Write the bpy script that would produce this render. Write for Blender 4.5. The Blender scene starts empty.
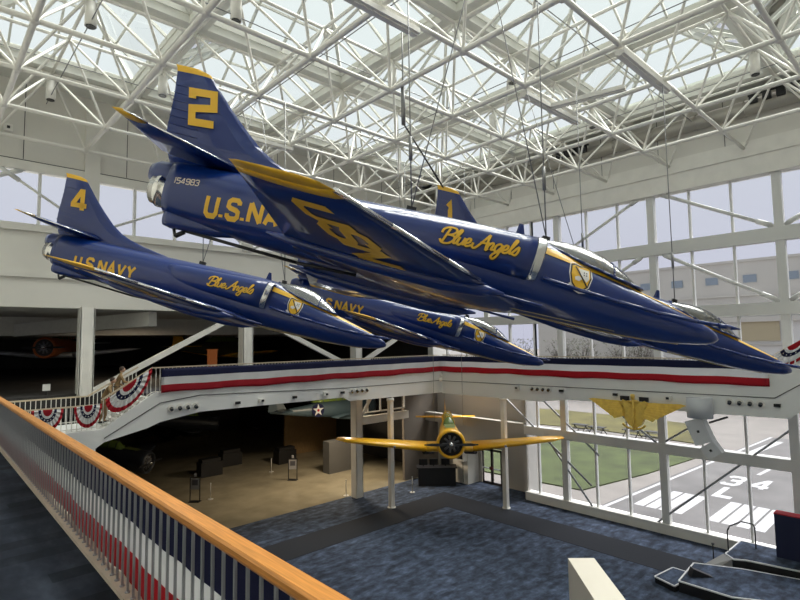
import bpy, bmesh, math, random
from mathutils import Vector, Matrix, noise
random.seed(7)
PI = math.pi
S = bpy.context.scene
COL = S.collection

# ------------------------------------------------------------------ camera, sky, sun, exposure
def cam_axes(yaw, pit, rol):
    f = Vector((math.cos(pit)*math.cos(yaw), math.cos(pit)*math.sin(yaw), math.sin(pit)))
    r = Vector((math.sin(yaw), -math.cos(yaw), 0)); u = r.cross(f)
    return (r*math.cos(rol)+u*math.sin(rol), u*math.cos(rol)-r*math.sin(rol), f)
cr, cu, cf = cam_axes(math.radians(47.09), math.radians(4.37), math.radians(-0.87))
cd = bpy.data.cameras.new('camera'); cam = bpy.data.objects.new('camera', cd); COL.objects.link(cam)
m = Matrix.Identity(4)
for i in range(3):
    m[i][0] = cr[i]; m[i][1] = cu[i]; m[i][2] = -cf[i]
m[0][3], m[1][3], m[2][3] = 0, 0, 9.75
cam.matrix_world = m
cd.sensor_width = 36; cd.lens = 36*520.71/800; cd.clip_start = .05; cd.clip_end = 800
S.camera = cam

w = bpy.data.worlds.new('sky'); S.world = w; w.use_nodes = True
nt = w.node_tree; bg = nt.nodes['Background']
tc = nt.nodes.new('ShaderNodeTexCoord'); sp = nt.nodes.new('ShaderNodeSeparateXYZ'); rp = nt.nodes.new('ShaderNodeValToRGB')
nt.links.new(tc.outputs['Generated'], sp.inputs[0]); nt.links.new(sp.outputs['Z'], rp.inputs[0]); 
nz = nt.nodes.new('ShaderNodeTexNoise'); nz.inputs['Scale'].default_value = 3; nz.inputs['Detail'].default_value = 4
mx = nt.nodes.new('ShaderNodeMixRGB'); mx.blend_type = 'MULTIPLY'; mx.inputs[0].default_value = .12
nt.links.new(tc.outputs['Generated'], nz.inputs['Vector']); nt.links.new(nz.outputs['Fac'], mx.inputs[2])
nt.links.new(rp.outputs[0], mx.inputs[1]); nt.links.new(mx.outputs[0], bg.inputs['Color'])
rp.color_ramp.elements[0].position = 0.0; rp.color_ramp.elements[0].color = (.76, .76, .86, 1)
rp.color_ramp.elements[1].position = .6; rp.color_ramp.elements[1].color = (.93, .98, .97, 1)
bg.inputs['Strength'].default_value = .62

sd = bpy.data.lights.new('sun', 'SUN'); sd.energy = 6.6; sd.angle = math.radians(50); sd.color = (1, .97, .92)
sun = bpy.data.objects.new('sun', sd); COL.objects.link(sun); sun.rotation_euler = (math.radians(6), math.radians(32), 0)

S.view_settings.view_transform = 'Standard'; S.view_settings.look = 'None'
S.view_settings.gamma = 1; S.view_settings.use_curve_mapping = False
S.view_settings.exposure = 0.95

# ------------------------------------------------------------------ materials
MATS = {}
def mat(name, col, rough=.5, metal=0, var=0, scale=5, bump=0, spec=.5, coat=0, emit=None, estr=1, stretch=None):
    if name in MATS: return MATS[name]
    M = bpy.data.materials.new(name); M.use_nodes = True; t = M.node_tree; b = t.nodes['Principled BSDF']
    b.inputs['Base Color'].default_value = (*col, 1); b.inputs['Roughness'].default_value = rough
    b.inputs['Metallic'].default_value = metal; b.inputs['Specular IOR Level'].default_value = spec
    b.inputs['Coat Weight'].default_value = coat; b.inputs['Coat Roughness'].default_value = .04
    if emit: b.inputs['Emission Color'].default_value = (*emit, 1); b.inputs['Emission Strength'].default_value = estr
    if var or bump:
        c = t.nodes.new('ShaderNodeTexCoord'); n = t.nodes.new('ShaderNodeTexNoise'); n.inputs['Scale'].default_value = scale; n.inputs['Detail'].default_value = 5
        if stretch:
            mp = t.nodes.new('ShaderNodeMapping'); mp.inputs['Scale'].default_value = stretch
            t.links.new(c.outputs['Object'], mp.inputs[0]); t.links.new(mp.outputs[0], n.inputs['Vector'])
        else: t.links.new(c.outputs['Object'], n.inputs['Vector'])
        if var:
            r = t.nodes.new('ShaderNodeValToRGB'); r.color_ramp.elements[0].position = .3; r.color_ramp.elements[1].position = .7
            r.color_ramp.elements[0].color = (*[max(0, x*(1-var)) for x in col], 1); r.color_ramp.elements[1].color = (*[min(1, x*(1+var)) for x in col], 1)
            t.links.new(n.outputs['Fac'], r.inputs[0]); t.links.new(r.outputs[0], b.inputs['Base Color'])
        if bump:
            bp = t.nodes.new('ShaderNodeBump'); bp.inputs['Strength'].default_value = bump
            t.links.new(n.outputs['Fac'], bp.inputs['Height']); t.links.new(bp.outputs[0], b.inputs['Normal'])
    MATS[name] = M; return M
WHITE = mat('white painted steel', (.82, .80, .74), .45, var=.04, scale=2)
WALL = mat('off white wall paint', (.74, .72, .66), .7, var=.03, scale=.6)
FASC = mat('pale grey bridge panel', (.84, .84, .81), .5, var=.02, scale=.8)
MULL = mat('painted mullion', (.72, .72, .69), .4)
GUT = mat('gutter beam paint', (.74, .74, .68), .5, var=.03)
SEAM = mat('dark panel joint', (.06, .06, .06), .7)
WOODM = mat('honey wood rail', (.56, .24, .06), .35, var=.22, scale=14, stretch=(6, .25, 6), coat=.08, spec=.3)
GREYM = mat('grey metal baluster', (.34, .35, .37), .4, .3)
CURB = mat('beige curb', (.55, .47, .38), .6, var=.06)
BLUE = mat('glossy navy blue paint', (.002, .022, .15), .3, coat=.7, spec=.35)
YEL = mat('insignia yellow paint', (.80, .46, .02), .4, coat=.3)
SILV = mat('polished silver', (.75, .75, .75), .2, 1)
NOZ = mat('nozzle steel', (.85, .83, .78), .2, 1, var=.25, scale=6)
BLACK = mat('black rubber', (.012, .012, .014), .5)
DARK = mat('near black', (.006, .006, .007), .6)
REDC = mat('red cloth', (.52, .018, .035), .75, bump=.2, scale=20)
WHC = mat('white cloth', (.86, .86, .86), .8, bump=.2, scale=20)
NAVC = mat('navy cloth', (.014, .018, .075), .8, bump=.2, scale=20)
def translucent(M, k=.35):
    t = M.node_tree; b = t.nodes['Principled BSDF']; o = t.nodes['Material Output']; c = b.inputs['Base Color'].default_value
    tr_ = t.nodes.new('ShaderNodeBsdfTranslucent'); tr_.inputs[0].default_value = c; x = t.nodes.new('ShaderNodeMixShader'); x.inputs[0].default_value = k
    t.links.new(b.outputs[0], x.inputs[1]); t.links.new(tr_.outputs[0], x.inputs[2]); t.links.new(x.outputs[0], o.inputs[0])
for M_ in (REDC, WHC, NAVC): translucent(M_, .45)
GOLD = mat('gold paint', (.95, .62, .12), .5, .0, var=.15, scale=6)
TYEL = mat('trainer chrome yellow', (.95, .50, .015), .35, coat=.4)
KHAKI = mat('khaki cloth', (.26, .17, .08), .85, var=.15, scale=12)
SKIN = mat('skin', (.5, .3, .2), .6)
CABLE = mat('steel cable', (.25, .25, .25), .4, .7)
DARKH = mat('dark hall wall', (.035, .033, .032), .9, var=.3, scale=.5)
LENS = mat('dark lens', (.03, .03, .03), .2)

def glass(name, tint, refl=.10, rough=.02):
    M = bpy.data.materials.new(name); M.use_nodes = True; t = M.node_tree; t.nodes.clear()
    o = t.nodes.new('ShaderNodeOutputMaterial'); a = t.nodes.new('ShaderNodeBsdfTransparent'); a.inputs[0].default_value = (*tint, 1)
    g = t.nodes.new('ShaderNodeBsdfGlossy'); g.inputs['Roughness'].default_value = rough
    lw = t.nodes.new('ShaderNodeLayerWeight'); lw.inputs['Blend'].default_value = refl
    x = t.nodes.new('ShaderNodeMixShader'); t.links.new(lw.outputs['Fresnel'], x.inputs[0]); t.links.new(a.outputs[0], x.inputs[1]); t.links.new(g.outputs[0], x.inputs[2])
    t.links.new(x.outputs[0], o.inputs[0]); return M
PANE = glass('window glass', (.80, .81, .84), .12)
SKYG = glass('skylight glass', (.80, .84, .83), .12)
CANG = glass('canopy glass', (.75, .80, .80), .75, .2)

def carpet(name, c1, c2, c3, sx=1.0, sy=1.0, bk_=.2):
    M = bpy.data.materials.new(name); M.use_nodes = True; t = M.node_tree; b = t.nodes['Principled BSDF']
    b.inputs['Roughness'].default_value = .95; b.inputs['Specular IOR Level'].default_value = .15
    c = t.nodes.new('ShaderNodeTexCoord'); mp = t.nodes.new('ShaderNodeMapping'); mp.inputs['Scale'].default_value = (sx, sy, 1)
    t.links.new(c.outputs['Object'], mp.inputs[0])
    n = t.nodes.new('ShaderNodeTexNoise'); n.inputs['Scale'].default_value = 2.2; n.inputs['Detail'].default_value = 6; n.inputs['Roughness'].default_value = .62
    t.links.new(mp.outputs[0], n.inputs['Vector'])
    r = t.nodes.new('ShaderNodeValToRGB'); e = r.color_ramp.elements; e[0].position = .33; e[0].color = (*c1, 1); e[1].position = .68; e[1].color = (*c3, 1)
    k = e.new(.5); k.color = (*c2, 1); t.links.new(n.outputs['Fac'], r.inputs[0])
    bk = t.nodes.new('ShaderNodeTexBrick'); bk.inputs['Scale'].default_value = 1; bk.inputs['Mortar Size'].default_value = 0
    bk.inputs['Color1'].default_value = (1-bk_, 1-bk_, 1-bk_, 1); bk.inputs['Color2'].default_value = (1+bk_*1.3, 1+bk_*1.3, 1+bk_*1.4, 1)
    bk.inputs['Brick Width'].default_value = 1.0; bk.inputs['Row Height'].default_value = .25
    t.links.new(c.outputs['Object'], bk.inputs['Vector'])
    x = t.nodes.new('ShaderNodeMixRGB'); x.blend_type = 'MULTIPLY'; x.inputs[0].default_value = .8
    t.links.new(r.outputs[0], x.inputs[1]); t.links.new(bk.outputs['Color'], x.inputs[2]); t.links.new(x.outputs[0], b.inputs['Base Color'])
    return M
CARP = carpet('mottled blue carpet', (.026, .032, .044), (.048, .062, .092), (.09, .12, .18), .8, 1.3)
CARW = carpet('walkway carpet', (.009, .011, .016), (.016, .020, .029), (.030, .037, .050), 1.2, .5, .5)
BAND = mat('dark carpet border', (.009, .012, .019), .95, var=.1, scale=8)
TERR = mat('polished tan concrete', (.27, .245, .18), .16, var=.18, scale=.7)

# ------------------------------------------------------------------ mesh helpers
class MB:
    def __init__(s): s.v = []; s.f = []; s.mi = []; s.sm = []
    def add(s, vs, fs, mi=0, sm=False):
        o = len(s.v); s.v += [tuple(v) for v in vs]
        for f in fs: s.f.append([i+o for i in f]); s.mi.append(mi); s.sm.append(sm)
        return s
    def box(s, x0, y0, z0, x1, y1, z1, mi=0):
        return s.add([(x0,y0,z0),(x1,y0,z0),(x1,y1,z0),(x0,y1,z0),(x0,y0,z1),(x1,y0,z1),(x1,y1,z1),(x0,y1,z1)],
                     [(0,3,2,1),(4,5,6,7),(0,1,5,4),(1,2,6,5),(2,3,7,6),(3,0,4,7)], mi)
    def bar(s, a, b, wd, ht, mi=0, up=(0,0,1)):
        a = Vector(a); b = Vector(b); d = (b-a).normalized(); u = Vector(up)
        if abs(d.dot(u)) > .99: u = Vector((1,0,0))
        r = d.cross(u).normalized()*wd/2; u = r.cross(d).normalized()*ht/2
        vs = [a-r-u, a+r-u, a+r+u, a-r+u, b-r-u, b+r-u, b+r+u, b-r+u]
        return s.add(vs, [(0,1,2,3),(7,6,5,4),(0,4,5,1),(1,5,6,2),(2,6,7,3),(3,7,4,0)], mi)
    def tube(s, a, b, r, r2=None, n=8, mi=0, cap=True):
        a = Vector(a); b = Vector(b); d = (b-a).normalized(); r2 = r if r2 is None else r2
        u = Vector((0,0,1)) if abs(d.z) < .9 else Vector((1,0,0)); x = d.cross(u).normalized(); y = d.cross(x)
        vs = [a+(x*math.cos(2*PI*i/n)+y*math.sin(2*PI*i/n))*r for i in range(n)]+[b+(x*math.cos(2*PI*i/n)+y*math.sin(2*PI*i/n))*r2 for i in range(n)]
        s.add(vs, [(i, (i+1) % n, n+(i+1) % n, n+i) for i in range(n)], mi, True)
        if cap:
            o = len(s.v)-2*n; s.f += [[o+i for i in range(n)][::-1], [o+n+i for i in range(n)]]; s.mi += [mi]*2; s.sm += [False]*2
        return s
    def path(s, pts, r, n=6, mi=0):
        for a, b in zip(pts[:-1], pts[1:]): s.tube(a, b, r, n=n, mi=mi)
        return s
    def loft(s, rings, mi=0, cap=True, sm=True):
        n = len(rings[0]); o = len(s.v)
        for r in rings: s.v += [tuple(p) for p in r]
        for k in range(len(rings)-1):
            for i in range(n):
                s.f.append([o+k*n+i, o+k*n+(i+1) % n, o+(k+1)*n+(i+1) % n, o+(k+1)*n+i]); s.mi.append(mi); s.sm.append(sm)
        if cap:
            s.f += [[o+i for i in range(n)][::-1], [o+(len(rings)-1)*n+i for i in range(n)]]; s.mi += [mi]*2; s.sm += [False]*2
        return s
    def prism(s, poly, z0, z1, mi=0):
        n = len(poly); vs = [(x, y, z0) for x, y in poly]+[(x, y, z1) for x, y in poly]
        return s.add(vs, [tuple(range(n))[::-1], tuple(range(n, 2*n))]+[(i, (i+1) % n, n+(i+1) % n, n+i) for i in range(n)], mi)
    def slab(s, poly, off, mi=0):   # 3-D polygon thickened by vector off
        n = len(poly); off = Vector(off); P = [Vector(p) for p in poly]
        return s.add([*P, *[p+off for p in P]], [tuple(range(n))[::-1], tuple(range(n, 2*n))]+[(i, (i+1) % n, n+(i+1) % n, n+i) for i in range(n)], mi)
    def sphere(s, c, r, n=10, mi=0, sc=(1,1,1)):
        rings = []
        for k in range(1, n//2+1):
            a = PI*k/(n//2+1); rings.append([(c[0]+r*sc[0]*math.sin(a)*math.cos(2*PI*i/n), c[1]+r*sc[1]*math.sin(a)*math.sin(2*PI*i/n), c[2]+r*sc[2]*math.cos(a)) for i in range(n)])
        return s.loft(rings, mi)
    def build(s, name, mats, parent=None, fix=True):
        me = bpy.data.meshes.new(name); me.from_pydata(s.v, [], s.f)
        if not isinstance(mats, (list, tuple)): mats = [mats]
        for x in mats: me.materials.append(x)
        me.polygons.foreach_set('material_index', s.mi); me.polygons.foreach_set('use_smooth', s.sm)
        if fix:
            bm = bmesh.new(); bm.from_mesh(me); bmesh.ops.recalc_face_normals(bm, faces=bm.faces); bm.to_mesh(me); bm.free()
        me.update()
        o = bpy.data.objects.new(name, me); COL.objects.link(o)
        if parent: o.parent = parent
        return o
def tag(o, label=None, cat=None, group=None, kind=None):
    if label: o['label'] = label
    if cat: o['category'] = cat
    if group: o['group'] = group
    if kind: o['kind'] = kind
    return o
def empty(name, loc=(0,0,0), label=None, cat=None, group=None, kind=None, rz=0):
    o = bpy.data.objects.new(name, None); o.empty_display_size = .2; COL.objects.link(o); o.location = loc; o.rotation_euler = (0,0,rz)
    return tag(o, label, cat, group, kind)
def struct(name, mb, m, label=None, parent=None, cat='building'):
    o = mb.build(name, m, parent)
    if not parent: o['kind'] = 'structure'; o['category'] = cat
    if label: o['label'] = label
    return o
def copy_tree(o, parent=None):
    c = o.copy(); COL.objects.link(c); c.parent = parent
    if parent: c.matrix_parent_inverse = o.matrix_parent_inverse
    for ch in [x for x in bpy.data.objects if x.parent == o]: copy_tree(ch, c)
    return c

# ================================================================== SETTING
XW, YW = 27.7, 26.6
struct('floor', MB().box(-6, -9, -.3, 28.9, 26.85, 0), CARP, 'mottled blue carpet of the atrium', cat='floor')
tr = MB().prism([(2, 21.2+.05), (25.2, 21.2+.05), (25.2, -5), (23.15, -5), (23.15, 21.15), (2, 21.15)], 0, .001)
def ground_poly(name, pts, z, m, label, cat='floor', kind='structure', h=.012):
    return tag(MB().prism(pts, z, z+h).build(name, m), label, cat, kind=kind)
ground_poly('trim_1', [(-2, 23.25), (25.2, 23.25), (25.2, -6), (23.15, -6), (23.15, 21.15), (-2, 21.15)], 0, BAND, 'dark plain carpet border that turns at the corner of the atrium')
struct('floor.001', MB().box(-25, 26.85, -.3, 28.9, 60, .004), TERR, 'polished tan concrete floor of the dark exhibit hall', cat='floor')

# outside ground
GRASS = mat('lawn', (.047, .062, .017), .95, var=.35, scale=.5)
CONC = mat('pale concrete apron', (.18, .165, .15), .9, var=.1, scale=.5)
ASPH = mat('grey runway asphalt', (.115, .11, .107), .9, var=.2, scale=.35)
RWH = mat('runway white paint', (.38, .38, .38), .8, var=.06, scale=1)
struct('floor.002', MB().box(28.0, -150, -.35, 400, 300, -.05), CONC, 'pale concrete ground outside the windows', cat='ground')
ground_poly('floor.003', [(29.5, 15.0), (40, 14.5), (60, 13.2), (60, -40), (29.5, -40)], -.05, ASPH, 'grey asphalt of the painted runway mural outside')
tag(MB().prism([(31.6, 17.2), (38.5, 15.9), (47, 15.0), (50, 20.6), (49, 30), (48, 42), (33, 34), (31.0, 26)], -.04, .03).build('lawn', GRASS), 'green lawn outside the lower windows nearest the building', 'grass', kind='stuff')
tag(MB().prism([(52, 16.5), (56, 17), (63, 20.9), (64, 27), (64, 37), (62, 50), (51, 40), (53, 27)], -.04, .03).build('lawn', mat('dry lawn', (.09, .08, .022), .95, var=.4, scale=.3)), 'yellowish lawn strip beyond the concrete path outside', 'grass', kind='stuff')
rw = MB()
for k in range(4):
    y = 9.9-.68*k; rw.box(31.2, y-.56, -.038, 35.5, y, -.03)
    y = 13.75-.68*k; rw.box(31.2, y-.56, -.038, 35.5, y, -.03)
rw.bar((29.6, 14.75, -.033), (60, 13.0, -.033), .22, .006)
rw.bar((43.5, 10.35, -.033), (47, 10.1, -.033), .25, .006); rw.bar((50, 12.6, -.033), (58, 12.0, -.033), .7, .006)
rw.bar((31, 6.4, -.033), (36, 6.4, -.033), .2, .006)
rw.build('runway_markings', RWH); tag(bpy.data.objects['runway_markings'], 'white painted runway threshold bars and edge line outside the lower windows', 'road marking')

# ---- stroke lettering -------------------------------------------------
def crom(pts, k=6):
    P = [pts[0]]+list(pts)+[pts[-1]]; out = []
    for i in range(1, len(P)-2):
        for j in range(k):
            t = j/k; a, b, c, d = P[i-1], P[i], P[i+1], P[i+2]
            out.append(tuple(.5*((2*b[q])+(-a[q]+c[q])*t+(2*a[q]-5*b[q]+4*c[q]-d[q])*t*t+(-a[q]+3*b[q]-3*c[q]+d[q])*t**3) for q in (0, 1)))
    out.append(tuple(pts[-1])); return out
def ribbon(mb, pts, wd, fn, sub=2, mi=0):
    """2-D polyline -> strip with mitred corners, points mapped by fn(u, v) to 3-D"""
    Q = [Vector(p) for p in pts]; q2 = [Q[0]]
    for a, b in zip(Q[:-1], Q[1:]):
        for j in range(1, sub+1): q2.append(a.lerp(b, j/sub))
    L = []
    for i, p in enumerate(q2):
        d0 = (p-q2[i-1]) if i else (q2[1]-p); d1 = (q2[i+1]-p) if i < len(q2)-1 else d0
        d0 = d0.normalized(); d1 = d1.normalized(); n0 = Vector((-d0.y, d0.x)); n1 = Vector((-d1.y, d1.x)); n = n0+n1
        if n.length < .3: n = n0
        n.normalize(); k = 1/max(.5, n.dot(n0)); L.append((p+n*wd/2*k, p-n*wd/2*k))
    o = len(mb.v)
    for a, b in L: mb.v += [tuple(fn(a.x, a.y)), tuple(fn(b.x, b.y))]
    for i in range(len(L)-1): mb.f.append([o+2*i, o+2*i+1, o+2*i+3, o+2*i+2]); mb.mi.append(mi); mb.sm.append(False)
BLOCK = {
 '0': (.6, [[(.12,0),(0,.15),(0,.85),(.12,1),(.48,1),(.6,.85),(.6,.15),(.48,0),(.12,0)]]),
 '1': (.2, [[(.0,.85),(.1,1),(.1,0)]]),
 '2': (.6, [[(0,.78),(0,1),(.6,1),(.6,.53),(.0,.45),(0,0),(.6,0)]]),
 '3': (.6, [[(0,.85),(.1,1),(.5,1),(.6,.85),(.6,.65),(.48,.52),(.2,.52)],[(.48,.52),(.6,.38),(.6,.15),(.5,0),(.1,0),(0,.15)]]),
 '4': (.62, [[(.42,0),(.42,1),(.35,1),(0,.32),(0,.25),(.62,.25)]]),
 '5': (.6, [[(.6,1),(0,1),(0,.56),(.48,.56),(.6,.42),(.6,.14),(.48,0),(0,0)]]),
 '8': (.6, [[(.1,.52),(0,.64),(0,.88),(.1,1),(.5,1),(.6,.88),(.6,.64),(.5,.52),(.1,.52),(0,.4),(0,.12),(.1,0),(.5,0),(.6,.12),(.6,.4),(.5,.52)]]),
 '9': (.6, [[(0,.12),(.1,0),(.5,0),(.6,.12),(.6,.88),(.5,1),(.1,1),(0,.88),(0,.6),(.1,.48),(.6,.48)]]),
 'L': (.5, [[(0,1),(0,0),(.5,0)]]),
 'U': (.55, [[(0,1),(0,.15),(.12,0),(.43,0),(.55,.15),(.55,1)]]),
 'S': (.55, [[(.55,.75),(.55,.87),(.43,1),(.12,1),(0,.87),(0,.64),(.12,.54),(.43,.46),(.55,.36),(.55,.13),(.43,0),(.12,0),(0,.13),(0,.25)]]),
 'N': (.6, [[(0,0),(0,1)],[(0,1),(.6,0)],[(.6,0),(.6,1)]]),
 'A': (.6, [[(0,0),(.3,1),(.6,0)],[(.1,.3),(.5,.3)]]),
 'V': (.6, [[(0,1),(.3,0),(.6,1)]]),
 'Y': (.6, [[(0,1),(.3,.45),(.6,1)],[(.3,.5),(.3,0)]]),
 '.': (.05, [[(0,.0),(0,.14)]]),
}
def blocktext(mb, txt, fn, sw=.2, gap=.34, mi=0):
    x = 0
    for ch in txt:
        wd, st = BLOCK[ch]
        for s_ in st: ribbon(mb, [(x+a, b*(1-sw)+sw/2) for a, b in s_], sw, fn, 3, mi)
        x += wd+gap
    return x
SCRIPT = {
 'B': (.62, [[(-.12,.62),(-.1,.9),(.15,1.08),(.5,1.05),(.62,.82),(.45,.6),(.22,.54)],[(.22,.54),(.58,.5),(.66,.24),(.45,-.02),(.1,-.02),(-.08,.2)],[(.22,1.0),(.16,.5),(.1,.0)]]),
 'l': (.24, [[(-.02,.1),(.14,.5),(.26,.95),(.16,1.0),(.08,.5),(.1,.06),(.26,.1)]]),
 'u': (.42, [[(-.0,.1),(.06,.52),(.05,.12),(.16,.0),(.3,.15),(.36,.52),(.34,.1),(.46,.1)]]),
 'e': (.36, [[(0,.12),(.24,.28),(.24,.5),(.1,.5),(.03,.2),(.16,0),(.4,.12)]]),
 'A': (.66, [[(-.12,.32),(-.1,.05),(.08,.0),(.3,.4),(.58,1.06)],[(.58,1.06),(.6,.5),(.66,.0),(.76,.1)],[(.22,.4),(.68,.42)]]),
 'n': (.42, [[(.06,.52),(.04,0)],[(.05,.28),(.2,.52),(.3,.42),(.28,.08),(.44,.1)]]),
 'g': (.42, [[(.34,.45),(.2,.54),(.04,.36),(.06,.06),(.2,.02),(.34,.3),(.36,.5),(.32,-.2),(.18,-.48),(.02,-.36),(.14,-.1),(.46,.1)]]),
 's': (.3, [[(-.02,.1),(.2,.55),(.27,.28),(.2,0),(.0,.04)]]),
 ' ': (.2, []),
}
def script(mb, txt, fn, sw=.1, mi=0):
    x = 0
    for ch in txt:
        wd, st = SCRIPT[ch]
        for s_ in st: ribbon(mb, [(x+a+b*.22, b) for a, b in crom(s_, 4)], sw, fn, 1, mi)
        x += wd
    return x

# runway writing
def rwtext(name, txt, x0, y0, h, wsc, label):
    cnt = [0]
    def fz_(u, v): cnt[0] += 1; return (x0+v*h, y0-u*wsc, -.034+cnt[0]*2e-4)
    mb = MB(); blocktext(mb, txt, fz_, .2, .5)
    return tag(mb.build(name, RWH, fix=False), label, 'road marking')
rwtext('runway_number', '34', 39.2, 11.55, 3.0, 1.45, 'white number 34 painted on the asphalt outside')
rwtext('runway_letter', 'L', 36.0, 10.95, 3.0, 1.7, 'white letter L painted on the asphalt between number and bars')

# ---- right window wall -----------------------------------------------
cols = [-.2-5.4, -.2, 5.15, 10.55, 15.95]
mulls = []
y = 5.15-5.4*2
while y < 18.6:
    mulls.append(y); y += 1.8
def is_col(y): return any(abs(y-c) < .3 for c in (5.15-10.8, 5.15-5.4, 5.15, 10.55, 15.95))
sill = MB().box(27.45, -9, 0, 27.95, 18.6, .42).box(27.4, -9, .42, 27.98, 18.6, .5)
struct('trim_2', sill, WHITE, 'white sill kerb along the foot of the lower windows')
win = empty('window_1', (XW, 0, 0), 'tall glazed wall of white mullions facing the runway', 'window', kind='structure')
mv = MB()
for y in mulls:
    a = .17 if is_col(y) else .045
    mv.box(XW-(.22 if is_col(y) else .08), y-a, .5, XW+.12, y+a, 16.9)
mv.build('mullion', MULL).parent = win
win.location = (0, 0, 0)
hb = MB()
for z0, z1, d in ((3.9, 4.4, .2), (10.6, 11.15, .22), (13.85, 14.45, .22)): hb.box(XW-d-.06, -9, z0, XW+d+.03, 18.6, z1)
for z0, z1, d in ((10.6, 11.15, .22), (13.85, 14.45, .22)): hb.box(XW-d-.06, 18.6, z0, XW+d+.03, 26.6, z1)
for y in (17.75, 19.55, 21.35, 23.1, 24.9):
    a = .17 if y == 21.35 else .045
    hb.box(XW-.12, y-a, 7.6, XW+.12, y+a, 16.9)
hb.build('horizontal_beam', MULL, win)
MB().box(XW+.02, -9, .5, XW+.04, 18.6, 16.9).box(XW+.02, 18.6, 7.6, XW+.04, 26.6, 16.9).build('glass_pane', PANE, win)
br = MB()
for yc in (10.55, 21.35, -.25):
    for s_ in (-1, 1):
        for z0, z1 in ((16.95, 14.5), (13.85, 11.2)):
            a = Vector((XW-.18, yc+s_*.5, z0)); b = Vector((XW-.18, yc+s_*5.2, z1)); br.tube(a, b, .085)
            br.tube(b.lerp(a, .02), b.lerp(a, .13), .12); br.tube(a.lerp(b, .02), a.lerp(b, .1), .12)
br.build('diagonal_brace', MULL, win)
br = MB()
for p, q in (((10.95, .5), (5.0, 5.9)), ((10.7, 4.3), (8.0, 6.2)), ((10.7, 4.3), (13.4, 6.2)), ((20, 6.0), (14.4, 1.6)), ((17.2, 6.0), (13.9, 3.3)), ((17.3, 4.1), (14.4, .5)), ((5.2, 4.3), (2.5, 6.2)), ((5.2, .5), (0, 5.9))):
    br.tube((XW-.16, p[0], p[1]), (XW-.16, q[0], q[1]), .055, n=6)
br.build('tie_rod', GREYM, win)
lt = MB()
lt.box(XW-.35, -9, 16.9, XW+.3, 26.6, 17.9).box(XW-.25, -9, 17.9, XW+.3, 26.6, 18.55).box(XW-.42, -9, 17.8, XW-.35, 26.6, 17.95)
lt.box(XW-.4, -9, 16.9, XW-.35, 26.6, 17.05)
struct('trim_3', lt, WHITE, 'stepped white lintel beam above the window wall')
ws = MB().box(XW-.15, -9, 18.55, XW+.3, 26.6, 21.5)
for y in range(-8, 27, 3): ws.box(XW-.155, y, 18.55, XW-.15, y+.03, 21.5, 1)
struct('wall_right', ws, [WALL, SEAM], 'plain upper wall above the windows', cat='wall')
for yc in (5.15-5.4, 5.15, 10.55, 15.95):
    pass
dk = MB().tube((XW-.55, -9, 19.95), (XW-.55, 26.2, 19.95), .35, n=14)
for y in range(-8, 26, 2): dk.tube((XW-.55, y, 19.95), (XW-.55, y+.06, 19.95), .37, n=14)
tag(dk.build('air_duct', mat('dull grey duct', (.42, .40, .35), .45, .4)), 'long round grey air duct under the roof edge above the window wall', 'duct')

# corner recess with entry doors
rc = MB().box(28.75, 18.6, 0, 29.0, 21.25, 6.3).box(28.75, 22.95, 0, 29.0, 27.2, 6.3).box(28.75, 21.25, 2.35, 29.0, 22.95, 6.3)
rc.box(27.6, 18.55, 0, 29.0, 18.75, 7.5).box(27.45, 18.6, 3.9, 27.9, 27.1, 4.5)
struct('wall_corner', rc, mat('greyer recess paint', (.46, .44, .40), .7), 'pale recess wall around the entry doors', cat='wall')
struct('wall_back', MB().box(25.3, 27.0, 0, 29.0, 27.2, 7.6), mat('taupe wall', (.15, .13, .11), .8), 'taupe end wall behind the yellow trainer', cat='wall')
struct('trim_8', MB().box(20.9, 26.5, 4.35, 25.3, 26.75, 4.85), WHITE, 'white horizontal beam between the thick column and the end wall')
dr = empty('door_1', (28.78, 22.1, 0), 'double glazed entry door at the far corner', 'door', kind='structure')
d = MB()
for y0 in (-.8, 0):
    d.box(0-.05, y0, 0, .05, y0+.09, 2.3).box(-.05, y0+.71, 0, .05, y0+.8, 2.3).box(-.05, y0, 0, .05, y0+.8, .14).box(-.05, y0, 2.16, .05, y0+.8, 2.3)
d.build('door_frame', mat('bronze frame', (.05, .04, .035), .4), dr)
MB().box(-.01, -.75, .1, .01, .75, 2.2).build('glass_pane', PANE, dr)
MB().box(-.12, -.72, 1.0, -.06, -.08, 1.06).box(-.12, .08, 1.0, -.06, .72, 1.06).build('push_bar', SILV, dr)
MB().box(-.13, -.14, .95, -.06, .14, 1.15).build('door_latch', mat('dark red', (.14, .02, .02), .5), dr)
cbx = MB().box(27.55, 23.2, 0, 28.7, 24.5, 2.55)
cbx.box(27.53, 23.6, .1, 27.55, 23.63, 2.5, 1)
tag(cbx.build('storage_cabinet', [WALL, SEAM]), 'tall white cupboard beside the entry doors', 'cabinet')
tag(MB().box(27.2, 23.25, 1.55, 27.54, 24.0, 2.5).box(27.15, 23.35, 1.7, 27.2, 23.9, 2.2, 1).build('wall_monitor', [WHITE, DARK]), 'white boxed monitor fixed to the tall cupboard', 'monitor')

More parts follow.
